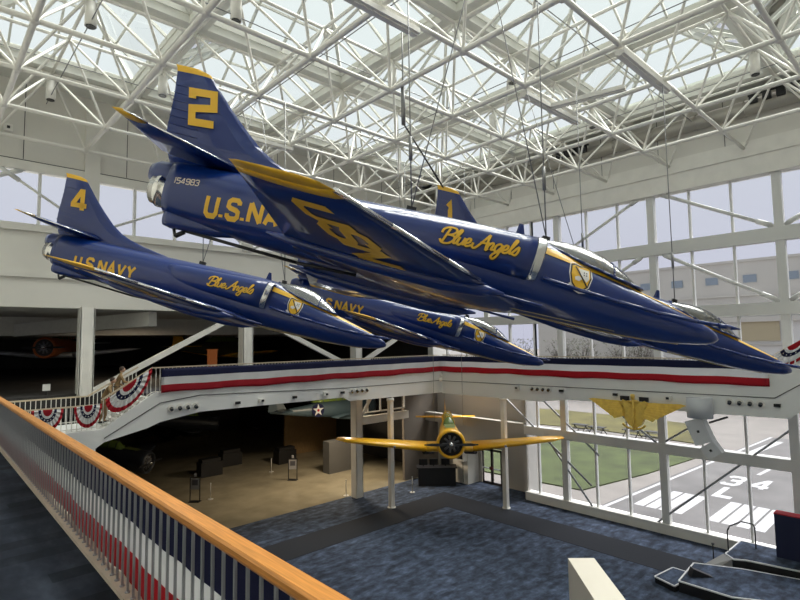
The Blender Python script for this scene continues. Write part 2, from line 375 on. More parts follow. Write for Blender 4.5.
# ---- columns ------------------------------------------------------------
def column(name, x, y, z0, z1, a, label, kind=None):
    mb = MB().box(x-a, y-a*.45, z0, x+a, y+a*.45, z1)
    mb.box(x-a-.015, y-a, z0, x-a+.04, y+a, z1).box(x+a-.04, y-a, z0, x+a+.015, y+a, z1)
    mb.box(x-a, y-a, z0, x+a, y-a+.04, z1)
    return tag(mb.build(name, WHITE), label, 'column')
column('steel_column', 5.56, YW, 7.5, 11.4, .28, 'white square column in the dark opening left of the diagonal braces')
column('steel_column', 13.2, YW, 7.6, 11.4, .28, 'white square column seen below the nose of the jet numbered 4')
column('steel_column', 20.65, 26.4, 0, 11.4, .26, 'thick white column at the edge of the carpet beside the tan floor')
def post(x, y, label):
    mb = MB().box(x-.13, y-.13, .02, x+.13, y+.13, 6.3).tube((x, y, .01), (x, y, .05), .24, n=14).tube((x, y, 6.15), (x, y, 6.3), .22, n=14)
    return tag(mb.build('support_post', WHITE), label, 'post')
post(20.75, 23.3, 'slender white post under the bridge, left of the yellow trainer')
post(25.3, 18.5, 'slender white post under the bridge, right of the yellow trainer')
lb = MB()
for a, b in (((5.72, 7.55), (12.93, 11.3)), ((13.5, 11.3), (20.4, 8.1)), ((20.9, 8.1), (27.4, 11.3))): lb.bar((a[0], YW+.1, a[1]), (b[0], YW+.1, b[1]), .22, .26)
lb.bar((20.9, YW+.1, 4.4), (22.3, YW+.1, 6.3), .15, .15)
struct('trim_4', lb, WHITE, 'white diagonal steel braces across the dark upper opening')

# ---- left facade ----------------------------------------------------------
lf = MB()
lf.box(-6, YW-.15, 11.35, XW, YW+.25, 14.7).box(-6, YW-.15, 17.15, XW, YW+.25, 21.5)
lf.box(-6, YW-.28, 14.55, XW, YW-.1, 14.85).box(-6, YW-.3, 17.1, XW, YW-.15, 17.5).box(-6, YW-.25, 12.6, XW, YW-.1, 12.8)
for k in range(-1, 4):
    x = 5.56+7.55*k; lf.box(x-.3, YW-.35, 14.7, x+.3, YW+.1, 20.3)
for x in range(-5, 27, 4): lf.box(x, YW-.156, 17.6, x+.03, YW-.15, 21.5, 1)
lf.box(-6, YW-.31, 17.5, XW, YW-.3, 17.53, 1)
struct('wall_left', lf, [WALL, SEAM], 'off white facade wall behind the jet numbered 4', cat='wall')
w2 = empty('window_2', (0, 0, 0), 'strip of clerestory windows in the left facade', 'window', kind='structure')
mm = MB()
for k in range(-1, 4):
    for j in (1, 2, 3): mm.box(5.56+7.55*k+1.88*j-.06, YW-.1, 14.8, 5.56+7.55*k+1.88*j+.05, YW+.1, 17.15)
mm.build('mullion', MULL, w2)
MB().box(-6, YW+.02, 14.8, XW, YW+.04, 17.15).build('glass_pane', PANE, w2)
bb = MB()
for k in range(-1, 4):
    x = 5.56+7.55*k
    for s_ in (-1, 1):
        a = Vector((x+s_*3.6, YW-.2, 17.25)) if s_ < 0 else Vector((x+s_*5.2, YW-.2, 17.2)); b = Vector((x+s_*.4, YW-.2, 14.9 if s_ > 0 else 15.2))
        bb.tube(a, b, .06)
        bb.tube(a.lerp(b, .05), a.lerp(b, .3), .1)
bb.build('diagonal_brace', MULL, w2)
for x, y in ((2.3, YW-.2), (19, YW-.2)): tag(MB().box(x, y-.2, 18.6, x+.3, y, 18.9).box(x+.1, y-.25, 18.7, x+.2, y-.2, 18.8, 1).build('wall_camera', [WHITE, DARK]), 'small white camera box on the wall above the left windows' if x < 5 else 'small white camera box on the wall behind the truss', 'camera')

# white hall ceiling inside the upper opening and dark hall shells
UC = mat('hall ceiling white', (.55, .54, .50), .8, var=.05)
struct('ceiling.001', MB().box(-25, YW+.25, 11.35, 28.9, 36, 11.6).box(-25, 36, 10.3, 28.9, 60, 11.6).bar((8.5, 27, 10.95), (4.2, 36, 10.6), .5, .7), UC, 'pale soffit inside the dark upper gallery', cat='ceiling')
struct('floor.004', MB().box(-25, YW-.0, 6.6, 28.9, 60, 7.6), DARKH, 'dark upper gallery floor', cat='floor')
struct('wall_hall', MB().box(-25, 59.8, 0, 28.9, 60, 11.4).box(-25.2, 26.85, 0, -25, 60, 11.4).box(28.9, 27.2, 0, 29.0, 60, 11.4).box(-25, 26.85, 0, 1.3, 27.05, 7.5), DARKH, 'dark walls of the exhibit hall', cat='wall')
struct('wall_outer', MB().box(29.0, 26.85, 0, 29.4, 60, 21.5).box(27.7, 26.4, 7.6, 29.4, 26.85, 21.5), WALL, 'pale outer wall of the exhibit hall', cat='wall')
struct('wall_near', MB().box(-6.2, -9, 0, -6, 26.6, 21.5), WALL, 'plain wall behind the walkway', cat='wall')
struct('wall_rear', MB().box(-6, -9.2, 0, 28, -9, 21.5), WALL, 'plain wall closing the atrium behind the viewer', cat='wall')
struct('wall_partition', MB().box(-3.2, -9, 7.6, -3.0, 26.6, 11.5), WALL, 'plain inner wall of the walkway', cat='wall')

# ---- ceiling: space frame, gutters, skylight pyramids ------------------------
NX, NY = range(-2, 9), range(-3, 8)
BX = lambda i: 1.95+3.2*i
BY = lambda j: 3.03+3.24*j
ZB, ZT = 18.26, 20.55
ceil = empty('ceiling', (0, 0, 0), 'white steel space frame carrying glass skylight pyramids', 'ceiling', kind='structure')
bc = MB(); wb = MB(); tcd = MB()
for j in NY: bc.tube((BX(-2), BY(j), ZB), (BX(8), BY(j), ZB), .075, n=8)
for i in NX: bc.tube((BX(i), BY(-3), ZB), (BX(i), BY(7), ZB), .085, n=8)
for i in NX:
    for j in NY:
        bc.sphere((BX(i), BY(j), ZB), .14, 8)
        for a in (-1, 1):
            for b in (-1, 1):
                ti, tj = BX(i)+1.6*a, BY(j)+1.62*b
                if BX(-2)-2 < ti < 26.6 and -8.6 < tj < 25: wb.tube((BX(i), BY(j), ZB), (ti, tj, ZT), .048, n=6, cap=False)
TI = [i for i in range(-3, 8)]
for i in TI: tcd.tube((BX(i)+1.6, BY(-4)+1.62, ZT), (BX(i)+1.6, BY(6)+1.62, ZT), .06, n=6)
for j in range(-4, 7): tcd.tube((BX(-3)+1.6, BY(j)+1.62, ZT), (BX(7)+1.6, BY(j)+1.62, ZT), .06, n=6)
for i in TI:
    for j in range(-4, 7): tcd.sphere((BX(i)+1.6, BY(j)+1.62, ZT), .11, 8)
bc.build('bottom_chord_grid', WHITE, ceil); wb.build('web_bracing', WHITE, ceil); tcd.build('top_chord_grid', WHITE, ceil)
GX = [BX(i)+1.6 for i in (-3, -1, 1, 3, 5, 7)]; GY = [BY(j)+1.62 for j in (-4, -2, 0, 2, 4, 6)]
gb = MB()
for x in GX: gb.box(x-.32, -9, ZT+.12, x+.32, YW, ZT+.5)
for y in GY: gb.box(-6, y-.32, ZT+.121, XW, y+.32, ZT+.501)
gb.box(26.0, -9, ZT+.4, XW+.3, 26.8, ZT+.9).box(-6, 24.3, ZT+.4, XW, 26.8, ZT+.9)
gb.build('gutter_beam', GUT, ceil)
def pyramid(x0, x1, y0, y1):
    z0, z1 = ZT+.5, ZT+2.5; ap = Vector(((x0+x1)/2, (y0+y1)/2, z1)); C4 = [Vector((x0, y0, z0)), Vector((x1, y0, z0)), Vector((x1, y1, z0)), Vector((x0, y1, z0))]
    f = MB(); g = MB()
    for k in range(4):
        a, b = C4[k], C4[(k+1) % 4]
        f.bar(a, ap, .12, .16); f.bar(a, b, .14, .2)
        for t in (.25, .5, .75):
            p = a.lerp(b, t); 
            # rafter runs up parallel to the slope until it meets a hip or the apex
            top = a.lerp(ap, t*2) if t <= .5 else b.lerp(ap, (1-t)*2)
            f.bar(p, top, .07, .12)
        for t in (.36, .68): f.bar(a.lerp(ap, t), b.lerp(ap, t), .06, .09)
        g.add([a+Vector((0,0,.08)), b+Vector((0,0,.08)), ap+Vector((0,0,.08))], [(0, 1, 2)])
    fo = f.build('skylight', GUT, ceil); g.build('skylight_glass', SKYG, fo, fix=False)
for a, b in zip(GX[:-1], GX[1:]):
    for c, d_ in zip(GY[:-1], GY[1:]): pyramid(a+.3, b-.3, c+.3, d_-.3)
wr = MB()
for x in (3.55, 9.95, 16.35, 22.75): wr.tube((x, -6, ZT-.9), (x, 25, ZT-.9), .018, n=5)
for y in (7.9, 14.4, 20.9): wr.tube((-4, y, ZT-.9), (26, y, ZT-.9), .018, n=5)
wr.build('sprinkler_pipe', CABLE, ceil)
# ================================================================== BRIDGE (far mezzanine)
def notchpoly(pts): return pts
ZF = 7.62
bd = empty('trim_5', (0, 0, 0), 'pale grey bridge deck wrapping the far corner of the atrium', 'bridge', kind='structure')
mb = MB()
mb.box(7.46, 23.35, 7.2, 25.4, 26.55, ZF-.02).box(25.4, 5.27, 7.2, 27.45, 26.55, ZF-.02)
mb.build('deck', mat('bridge deck carpet', (.05, .05, .06), .9), bd)
mb = MB()
# left fascia (plane Y = 23.3), with the deeper ends
left_out = [(7.46, 7.68), (25.3, 7.68), (25.3, 6.3), (17.77, 6.41), (17.3, 6.65), (9.4, 6.7), (7.71, 6.44), (7.2, 6.25), (5.61, 5.9), (5.2, 5.62), (5.2, 6.35), (5.6, 6.45)]
mb.slab([(x, 23.28, z) for x, z in left_out], (0, .1, 0))
right_out = [(23.3, 7.68), (5.6, 7.70), (5.5, 8.35), (5.2, 8.4), (3.0, 9.9), (3.0, 8.0), (4.83, 6.42), (8.45, 6.36), (11.7, 6.5), (14.3, 6.48), (16.0, 6.25), (23.3, 6.25)]
mb.slab([(25.28, y, z) for y, z in right_out], (.1, 0, 0))
# soffit
mb.box(7.7, 23.38, 6.75, 25.3, 26.5, 6.85).box(25.38, 5.3, 6.65, 27.4, 26.5, 6.75)
mb.build('fascia', FASC, bd)
sm = MB()
sm.bar((9.4, 23.27, 7.43), (7.7, 23.27, 7.24), .02, .035).bar((7.7, 23.27, 7.24), (5.6, 23.27, 6.05), .02, .035).bar((9.4, 23.27, 7.43), (17.4, 23.27, 7.15), .02, .03).bar((17.4, 23.27, 7.15), (25.3, 23.27, 7.08), .02, .03)
sm.bar((25.27, 23.3, 7.05), (25.27, 5.27, 7.2), .02, .03).bar((25.27, 5.27, 7.2), (25.27, 3.2, 8.6), .02, .03)
sm.build('panel_joint', SEAM, bd)
# stairs at the left end and lower landing
st = MB()
n = 8
for k in range(n):
    x1 = 7.46-k*.24; st.box(x1-.24, 23.4, 6.35, x1, 25.7, ZF-(k+1)*.15)
st.box(1.4, 23.3, 5.9, 5.55, 25.8, 6.42)
st.box(1.4, 23.22, 5.55, 5.3, 23.3, 6.42)
struct('trim_6', st, FASC, 'pale stair flight and lower landing at the left end of the bridge')
st = MB()
for k in range(7): st.box(25.4, 5.27-.3*(k+1), 7.0, 27.4, 5.27-.3*k, ZF+.2*(k+1))
struct('trim_7', st, FASC, 'pale stair flight rising at the right end of the bridge')

# railings ---------------------------------------------------------------
RAILP = mat('pale tan handrail', (.60, .50, .36), .5)
def railing(pts, h, label, step=.155, group=None, wood=RAILP, balm=WHITE, maxn=100, rail=(.07, .06)):
    """pts: floor points of the railing; balusters split: first maxn individual, the rest one part"""
    root = empty('railing', pts[0], label, 'railing', group)
    o = Vector(pts[0]); P = [Vector(p)-o for p in pts]; up = Vector((0, 0, h))
    r = MB(); f = MB()
    for a, b in zip(P[:-1], P[1:]): r.bar(a+up, b+up, rail[0], rail[1]); f.bar(a+Vector((0, 0, .09)), b+Vector((0, 0, .09)), .04, .03)
    r.build('handrail', wood, root); f.build('bottom_rail', balm, root)
    pos = []
    for a, b in zip(P[:-1], P[1:]):
        L = (b-a).length; k = max(1, int(L/step))
        pos += [a.lerp(b, (i+.5)/k) for i in range(k)]
    proto = MB().box(-.012, -.012, 0, .012, .012, h-.02).build('baluster', balm)
    me = proto.data; bpy.data.objects.remove(proto)
    for p in pos[:maxn]:
        c = bpy.data.objects.new('baluster', me); COL.objects.link(c); c.parent = root; c.location = p
    if len(pos) > maxn:
        rest = MB()
        for p in pos[maxn:]: rest.box(p.x-.012, p.y-.012, p.z, p.x+.012, p.y+.012, p.z+h-.02)
        tag(rest.build('balusters', balm, root), kind='stuff')
    return root
railing([(25.1, 23.42, ZF), (7.46, 23.42, ZF)], 1.1, 'white baluster railing along the left arm of the bridge, behind the long banner', .17, rail=(.06, .05))
railing([(25.42, 5.3, ZF), (25.42, 23.3, ZF)], 1.1, 'white baluster railing along the right arm of the bridge below the windows', .17, rail=(.06, .05))
railing([(7.42, 23.4, ZF), (5.5, 23.4, 6.42)], 1.12, 'sloping front railing of the left stair with a flag bunting on it', .17)
railing([(5.45, 23.4, 6.42), (1.5, 23.4, 6.42)], .95, 'level front railing of the lower landing with two flag buntings', .17)
railing([(5.5, 25.7, 6.42), (1.5, 25.7, 6.42)], 1.12, 'rear railing of the lower landing beside the tall column', .17)
railing([(7.5, 25.7, ZF-.05), (5.5, 25.7, 6.42)], 1.12, 'sloping rear railing of the left stair behind the climbers', .17)
railing([(25.42, 5.2, ZF+.1), (25.42, 3.2, 9.0)], 1.2, 'sloping railing of the right stair with a flag bunting on it', .17)

# long three-colour banner on the bridge -----------------------------------------
def banner(name, pts, z0, z1, label, fr=(.34, .67), wav=.012, segs=220, group=None):
    """cloth following the floor path pts (x, y), three horizontal bands navy / white / red from the top"""
    P = [Vector(p) for p in pts]; Ls = [0]
    for a, b in zip(P[:-1], P[1:]): Ls.append(Ls[-1]+(b-a).length)
    T = Ls[-1]; mb = MB(); rows = [0, .1, .2, fr[0], fr[0]*.67+fr[1]*.33, fr[0]*.33+fr[1]*.67, fr[1], fr[1]*.67+.33, fr[1]*.33+.67, 1]
    for i in range(segs+1):
        s_ = T*i/segs; k = max(j for j in range(len(P)-1) if Ls[j] <= s_+1e-6)
        d = (P[k+1]-P[k]).normalized(); p = P[k]+d*(s_-Ls[k]); nrm = Vector((-d.y, d.x))
        for r_ in rows:
            wv = wav*(.35+r_)*(math.sin(s_*5.1)+.6*math.sin(s_*11.7+r_*3))
            q = p+nrm*wv
            zz = z1+(z0-z1)*r_ + .018*r_*math.sin(s_*2.3) + (.03*math.sin(s_*.9) if r_ in (0, 1) else 0)*.6
            mb.v.append((q.x, q.y, zz))
    nr = len(rows)
    for i in range(segs):
        for r_ in range(nr-1):
            mb.f.append([i*nr+r_, (i+1)*nr+r_, (i+1)*nr+r_+1, i*nr+r_+1]); mb.sm.append(True)
            mb.mi.append(0 if rows[r_+1] <= fr[0] else 1 if rows[r_+1] <= fr[1] else 2)
    o = mb.build(name, [NAVC, WHC, REDC], fix=False)
    md = o.modifiers.new('thickness', 'SOLIDIFY'); md.thickness = .008
    return tag(o, label, 'banner', group)
arc = [(25.23-.35+.35*math.sin(t), 23.2-.35+.35*math.cos(t)) for t in [PI/2*k/6 for k in range(7)]]
banner('tricolour_banner', [(7.7, 23.2)]+arc+[(25.23, 5.4)], 7.66, 8.66, 'long navy, white and red banner running along the far bridge railing', wav=.02)

# swags ---------------------------------------------------------------------
def swag(a, b, drop, out, label):
    """half-round pleated bunting hung between a and b"""
    a = Vector(a); b = Vector(b); mid = (a+b)/2; hx = (b-a)/2; out = Vector(out); dn = Vector((0, 0, -drop))
    mb = MB(); NA, rad = 49, [.0, .16, .3, .42, .58, .70, .84, 1.0]
    for i in range(NA):
        t = PI*i/(NA-1)
        for r_ in rad:
            pl = .035*r_*math.sin(i*PI/2) + .03
            p = mid + hx*(-math.cos(t))*r_ + dn*math.sin(t)*r_ + out*(pl)
            mb.v.append(tuple(p))
    nr = len(rad); order = [2, 2, 1, 0, 0, 1, 2]
    order = [2, 2, 1, 0, 1, 1, 2]
    for i in range(NA-1):
        for r_ in range(nr-1):
            mb.f.append([i*nr+r_, (i+1)*nr+r_, (i+1)*nr+r_+1, i*nr+r_+1]); mb.sm.append(False); mb.mi.append(order[r_])
    # white stars on the navy ring
    for k in range(7):
        t = PI*(k+1)/8; r_ = .50; c = mid+hx*(-math.cos(t))*r_+dn*math.sin(t)*r_+out*.075; s_ = .035
        u = hx.normalized(); vs = []
        for q in range(10):
            rr = s_ if q % 2 == 0 else s_*.4; an = PI/2+q*PI/5; vs.append(c+u*rr*math.cos(an)+Vector((0, 0, rr*math.sin(an))))
        mb.add(vs, [tuple(range(10))], 1)
    o = mb.build('flag_bunting', [NAVC, WHC, REDC], fix=False)
    md = o.modifiers.new('thickness', 'SOLIDIFY'); md.thickness = .006
    return tag(o, label, 'bunting', 'half round flag buntings on the stair railings')
swag((5.62, 23.3, 7.55), (7.35, 23.3, 8.75), .95, (0, -1, 0), 'largest pleated half round flag bunting on the sloping left stair railing')
swag((4.55, 23.3, 7.36), (5.5, 23.3, 7.42), .85, (0, -1, 0), 'pleated flag bunting on the lower landing railing, nearer the stair')
swag((3.2, 23.3, 7.36), (4.2, 23.3, 7.36), .8, (0, -1, 0), 'pleated flag bunting farthest left on the lower landing railing')
swag((25.3, 5.35, 8.8), (25.3, 3.6, 10.0), .75, (-1, 0, 0), 'pleated flag bunting on the right stair railing beside the jet nose')

# adjustable spotlights recessed in the fascia ----------------------------------------
CHR = mat('dark chrome lamp', (.12, .12, .12), .25, .8)
def fascia_lamp(p, nrm, label, group):
    root = empty('spotlight', p, label, 'lamp', group); n_ = Vector(nrm)
    MB().tube(-n_*.02, n_*.03, .16, n=14).build('trim_ring', WHITE, root)
    MB().tube(n_*.02, n_*.12+Vector((0, 0, -.06)), .085, .07, n=12).build('lamp_head', CHR, root)
    return root
for i, x in enumerate((8.15, 8.5, 8.85, 9.2)): fascia_lamp((x, 23.26, 6.97), (0, -1, 0), 'small round chrome spotlight of the four in the bridge fascia by the left stair', 'four spotlights by the left stair')
for i, x in enumerate((17.85, 18.2, 18.55, 18.9)): fascia_lamp((x, 23.26, 6.95), (0, -1, 0), 'small round chrome spotlight of the four left of the bridge corner', 'four spotlights left of the bridge corner')
for i, y in enumerate((16.46, 16.12, 15.78, 15.44)): fascia_lamp((25.26, y, 6.94), (-1, 0, 0), 'small round chrome spotlight of the four right of the bridge corner', 'four spotlights right of the bridge corner')
for i, y in enumerate((6.86, 6.5, 6.13, 5.76)): fascia_lamp((25.26, y, 6.93), (-1, 0, 0), 'small round chrome spotlight of the four at the right end of the bridge', 'four spotlights at the right end')
def small_fix(p, nrm, kind, label):
    n_ = Vector(nrm); mb = MB(); t = Vector((0, 0, 1)).cross(n_)
    if kind == 'box': mb.bar(Vector((0, 0, 0)), n_*.14, .3, .2); mb.bar(n_*.14, n_*.18, .12, .1, 1)
    else: mb.bar(Vector((0, 0, 0)), n_*.1, .22, .12, 1)
    o = mb.build('fascia_fixture', [WHITE, DARK]); o.location = p
    return tag(o, label, 'fixture')
for x, k, l in ((12.37, 'box', 'white box fixture on the left bridge fascia, nearer the stair'), (16.1, 'box', 'white box fixture on the left bridge fascia, nearer the corner'), (11.15, 'slot', 'small dark slot fixture on the left bridge fascia beside the stair spotlights'), (14.2, 'slot', 'small dark slot fixture midway along the left bridge fascia'), (17.2, 'slot', 'small dark slot fixture beside the corner spotlights on the left fascia')):
    small_fix((x, 23.26, 6.93), (0, -1, 0), k, l)
for y, k, l in ((17.44, 'box', 'white box fixture on the right bridge fascia next to the corner'), (9.3, 'box', 'white box fixture on the right bridge fascia next to the speakers'), (14.68, 'slot', 'dark slot fixture right of the corner spotlights'), (11.76, 'slot', 'dark slot fixture above the left wing of the gold emblem'), (5.2, 'slot', 'dark slot fixture beyond the last spotlights at the right stair')):
    small_fix((25.26, y, 6.92), (-1, 0, 0), k, l)
sc_ = empty('security_camera', (25.05, 23.0, 7.3), 'white dome camera hanging on the corner of the bridge', 'camera')
MB().tube((.05, 0, .1), (-.2, 0, .1), .05).tube((-.2, 0, .25), (-.2, 0, -.05), .07, n=12).build('bracket', WHITE, sc_)
MB().sphere((-.2, 0, -.12), .13, 12).build('camera_dome', WHITE, sc_)

# speakers on the fascia --------------------------------------------------------
spk = empty('loudspeaker_cluster', (25.0, 7.95, 6.2), 'white cylinder with two tilted white speaker boxes hanging below the bridge', 'speaker')
MB().tube((0, 0, 0), (0, 0, .85), .5, n=24).build('cylinder_housing', mat('pale speaker grey', (.62, .64, .66), .5), spk)
SPK = mat('speaker box paint', (.66, .67, .68), .5)
def tilt_box(c, sx, sy, sz, rx, ry=0):
    M = Matrix.Translation(c) @ Matrix.Rotation(rx, 4, 'X') @ Matrix.Rotation(ry, 4, 'Y'); mb = MB(); b = MB().box(-sx/2, -sy/2, -sz/2, sx/2, sy/2, sz/2)
    b.v = [tuple(M @ Vector(v)) for v in b.v]; b.add([M @ Vector(v) for v in [(-sx/2-.004, -.05, -.05), (-sx/2-.004, .05, -.05), (-sx/2-.004, .05, .05), (-sx/2-.004, -.05, .05)]], [(0, 1, 2, 3)], 1); return b
tilt_box((-.1, .0, -.55), .5, .72, 1.05, -.38).build('speaker_box', [SPK, DARK], spk)
tilt_box((-.05, -.42, -1.3), .45, .62, .55, -.62).build('speaker_box', [SPK, DARK], spk)
MB().bar((.1, -.3, -.2), (.2, -1.0, .1), .06, .08).build('mount_arm', BLACK, spk)

# gold wings emblem -----------------------------------------------------------------
em = empty('winged_emblem', (25.12, 10.78, 5.4), 'large gold winged badge with shield and anchor hanging below the bridge', 'emblem')
def yz(u, v, x=0): return (x, -u, v)
sh = [(-.6, 1.2), (-.52, 1.34), (-.3, 1.26), (0, 1.36), (.3, 1.26), (.52, 1.34), (.6, 1.2), (.5, .55), (.3, .2), (0, 0), (-.3, .2), (-.5, .55)]
MB().slab([yz(u, v, -.16) for u, v in sh], (.2, 0, 0)).build('shield', GOLD, em)
for s_ in (-1, 1):
    wg = MB()
    nf = 7
    for k in range(nf):
        L = 2.28-.21*k; y0 = 1.24-.085*k; y1 = 1.30-.115*k
        poly = [(s_*.45, y0-.16), (s_*.5, y0), (s_*L*.9, y1), (s_*L, y1-.05), (s_*L*.88, y1-.18)]
        wg.slab([yz(u, v, -.09-.035*k) for u, v in poly], (.05, 0, 0))
    wg.slab([yz(u, v, -.06) for u, v in [(s_*.4, .6), (s_*.4, 1.25), (s_*2.1, 1.28), (s_*1.5, .9), (s_*.9, .65)]], (.08, 0, 0))
    wg.build('wing', GOLD, em)
an = MB().tube(yz(0, -.05, -.22), yz(0, 1.5, -.22), .05).tube(yz(-.25, 1.28, -.22), yz(.25, 1.28, -.22), .04)
arcp = [yz(.55*math.sin(t), .32-.32*math.cos(t), -.22) for t in [-1.25+.25*k for k in range(11)]]
an.path(arcp, .05); an.tube(yz(0, 1.42, -.22), yz(0, 1.62, -.22), .1, n=10)
an.build('anchor', GOLD, em)
MB().box(-.12, .25, 1.3, 0, .65, 1.5).box(-.12, -.65, 1.3, 0, -.25, 1.5).build('mount_clamp', BLACK, em)
# ================================================================== NEAR WALKWAY
wk = MB().box(-3.0, -9, 7.2, 1.52, 24.5, 7.6)
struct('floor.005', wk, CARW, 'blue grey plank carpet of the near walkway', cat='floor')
struct('baseboard_near', MB().box(1.355, -2, 7.6, 1.5, 24.5, 7.64).box(1.50, -2, 7.1, 1.54, 24.5, 7.64), CURB, 'beige kerb under the near railing')
nr = empty('walkway_railing', (1.41, 0, 7.64), 'long wood topped railing with grey balusters along the near walkway', 'railing')
hr = MB(); prof = [(-.05, 0), (.05, 0), (.062, .02), (.062, .05), (.05, .065), (-.05, .065), (-.062, .05), (-.062, .02)]
hr.loft([[(px_-.03, yy, .925+pz) for px_, pz in prof] for yy in (-.5, 15.6)], sm=False)
hr.build('handrail', WOODM, nr)
MB().box(-.03, -.5, .90, .0, 15.6, .925).build('rail_plate', GREYM, nr)
pb = MB().box(-.009, -.008, 0, .009, .008, .905).tube((0, 0, 0), (0, 0, .012), .022, n=8).build('baluster', GREYM, nr)
ys = [.3+.156*k for k in range(99)]
pb.location = (0, ys[0], 0)
for yy in ys[1:]:
    c = pb.copy(); COL.objects.link(c); c.parent = nr; c.location = (0, yy, 0)
MB().box(-.075, 1.2, .9, -.055, 1.215, .99).build('joint_line', SEAM, nr) if False else None
fr_ = empty('walkway_railing', (1.41, 15.6, 7.64), 'farther stretch of the wood topped near railing, left of the first', 'railing')
hr = MB(); hr.loft([[(px_-.03, yy, .925+pz) for px_, pz in prof] for yy in (0, 7.5)], sm=False); hr.build('handrail', WOODM, fr_)
rb = MB()
for k in range(48): rb.box(-.009, .1+.156*k-.008, 0, .009, .1+.156*k+.008, .92)
tag(rb.build('balusters', GREYM, fr_), kind='stuff')
banner('tricolour_cloth', [(1.475, -.6), (1.475, 23)], 7.645, 8.55, 'navy, white and red cloth hung outside the near railing balusters', fr=(.43, .72), wav=.008, segs=300)

# white exhibit partition in the foreground
ux, uy = -math.cos(math.radians(44)), -math.sin(math.radians(44))
A = Vector((10.51, 6.11)); B = Vector((10.91, 5.72)); D = Vector((ux, uy))*6
tag(MB().prism([tuple(A), tuple(B), tuple(B+D), tuple(A+D)], 0, 5.0).build('display_partition', mat('cream partition', (.78, .72, .62), .6)), 'cream freestanding partition wall rising in the bottom foreground', 'partition')

# stage --------------------------------------------------------------------------
EDGE = mat('white edge strip', (.7, .7, .7), .5)
def platform(name, poly, h, label):
    root = empty(name, (*poly[0], 0), label, 'platform'); o = Vector(poly[0]); P = [Vector(p)-o for p in poly]
    MB().prism([tuple(p) for p in P], 0, h).build('platform_box', BLACK, root)
    c = sum(P, Vector((0, 0)))/len(P)
    MB().prism([tuple(p.lerp(c, .02)) for p in P], h, h+.012).build('carpet_top', CARP, root)
    e = MB()
    for a, b in zip(P, P[1:]+P[:1]): e.bar((a.x, a.y, h), (b.x, b.y, h), .05, .05)
    e.build('edge_strip', EDGE, root); return root
platform('stage_step', [(21.9, 8.95), (23.25, 8.75), (23.2, 7.9), (21.6, 8.1)], .22, 'small low carpeted step with white edge at the stage corner')
platform('stage_platform', [(21.75, 8.0), (23.85, 8.15), (24.6, 6.6), (25.3, 4.0), (25.3, 2.9), (23.6, 2.9), (21.75, 6.2)], .4, 'carpeted black sided stage platform with white edge, nearest the viewer')
platform('stage_platform', [(25.05, 6.55), (24.8, 6.95), (25.2, 7.35), (27.2, 7.3), (27.2, 3.0), (25.45, 3.0), (25.42, 4.4)], .62, 'higher carpeted stage platform against the window sill')
rmp = MB().add([(24.05, 8.3, 0), (25.15, 7.42, .62), (24.78, 7.0, .62), (24.1, 7.75, 0), (25.15, 7.42, 0), (24.78, 7.0, 0)], [(0, 1, 2, 3), (0, 4, 1), (3, 2, 5), (1, 4, 5, 2), (0, 3, 5, 4)])
tag(rmp.build('stage_ramp', mat('ramp grey', (.3, .3, .29), .7)), 'small grey ramp leading up to the higher stage platform', 'ramp')
ph = [(25.6, 7.35, .62), (25.6, 7.35, 1.45), (25.75, 7.3, 1.62), (26.3, 7.0, 1.75), (26.6, 6.65, 1.65), (26.65, 6.6, 1.5), (26.65, 6.6, .62)]
tag(MB().path(ph, .028, n=8).build('stage_handrail', BLACK), 'black arched pipe handrail at the back of the stage', 'railing')
tag(MB().tube((25.0, 7.75, 0), (25.0, 7.75, .95), .025).tube((25.0, 7.75, .95), (25.0, 7.75, 1.0), .06).build('barrier_post', BLACK), 'short black post beside the stage ramp', 'post')
tag(MB().slab([(22.35, 7.75, .42), (22.95, 7.15, .42), (22.45, 7.68, .72)], (.2, .2, 0)).build('stage_monitor', BLACK), 'black wedge floor monitor lying on the nearest stage platform', 'speaker')
kk = empty('kiosk', (26.3, 4.5, .63), 'navy blue panel kiosk with red top edge standing on the stage', 'kiosk')
MB().box(0, -1.5, 0, .5, 1.3, 1.72).build('kiosk_body', mat('navy laminate', (.008, .012, .045), .5), kk)
MB().box(-.01, -1.5, 1.72, .51, 1.31, 1.76).build('kiosk_edge', REDC, kk)

# reception desk etc
dk = empty('reception_desk', (26.15, 24.75, 0), 'black counter loaded with monitors in the shadowed far corner', 'desk', rz=-.75)
MB().box(-1.25, -.4, 0, 1.25, .4, 1.15).box(-1.35, -.5, 1.15, 1.35, .5, 1.21).build('counter', BLACK, dk)
for x in (-.9, -.2, .6):
    MB().box(x-.28, -.05, 1.3, x+.28, .02, 1.7).box(x-.03, -.02, 1.16, x+.03, .02, 1.35).build('monitor', DARK, dk)
for (x, y, l) in ((23.7, 24.6, 'thin pale stanchion post standing before the black counter'), (20.0, 36.0, 'thin stanchion post on the tan floor behind the framed sign'), (13.9, 32.6, 'thin stanchion post beside the left framed sign'), (20.3, 27.1, 'thin red topped stanchion beside the thick column')):
    tag(MB().tube((x, y, 0), (x, y, .03), .17, n=12).tube((x, y, 0), (x, y, .95), .025).sphere((x, y, .97), .045, 8).build('stanchion', mat('pale stanchion', (.5, .5, .48), .4)), l, 'stanchion')
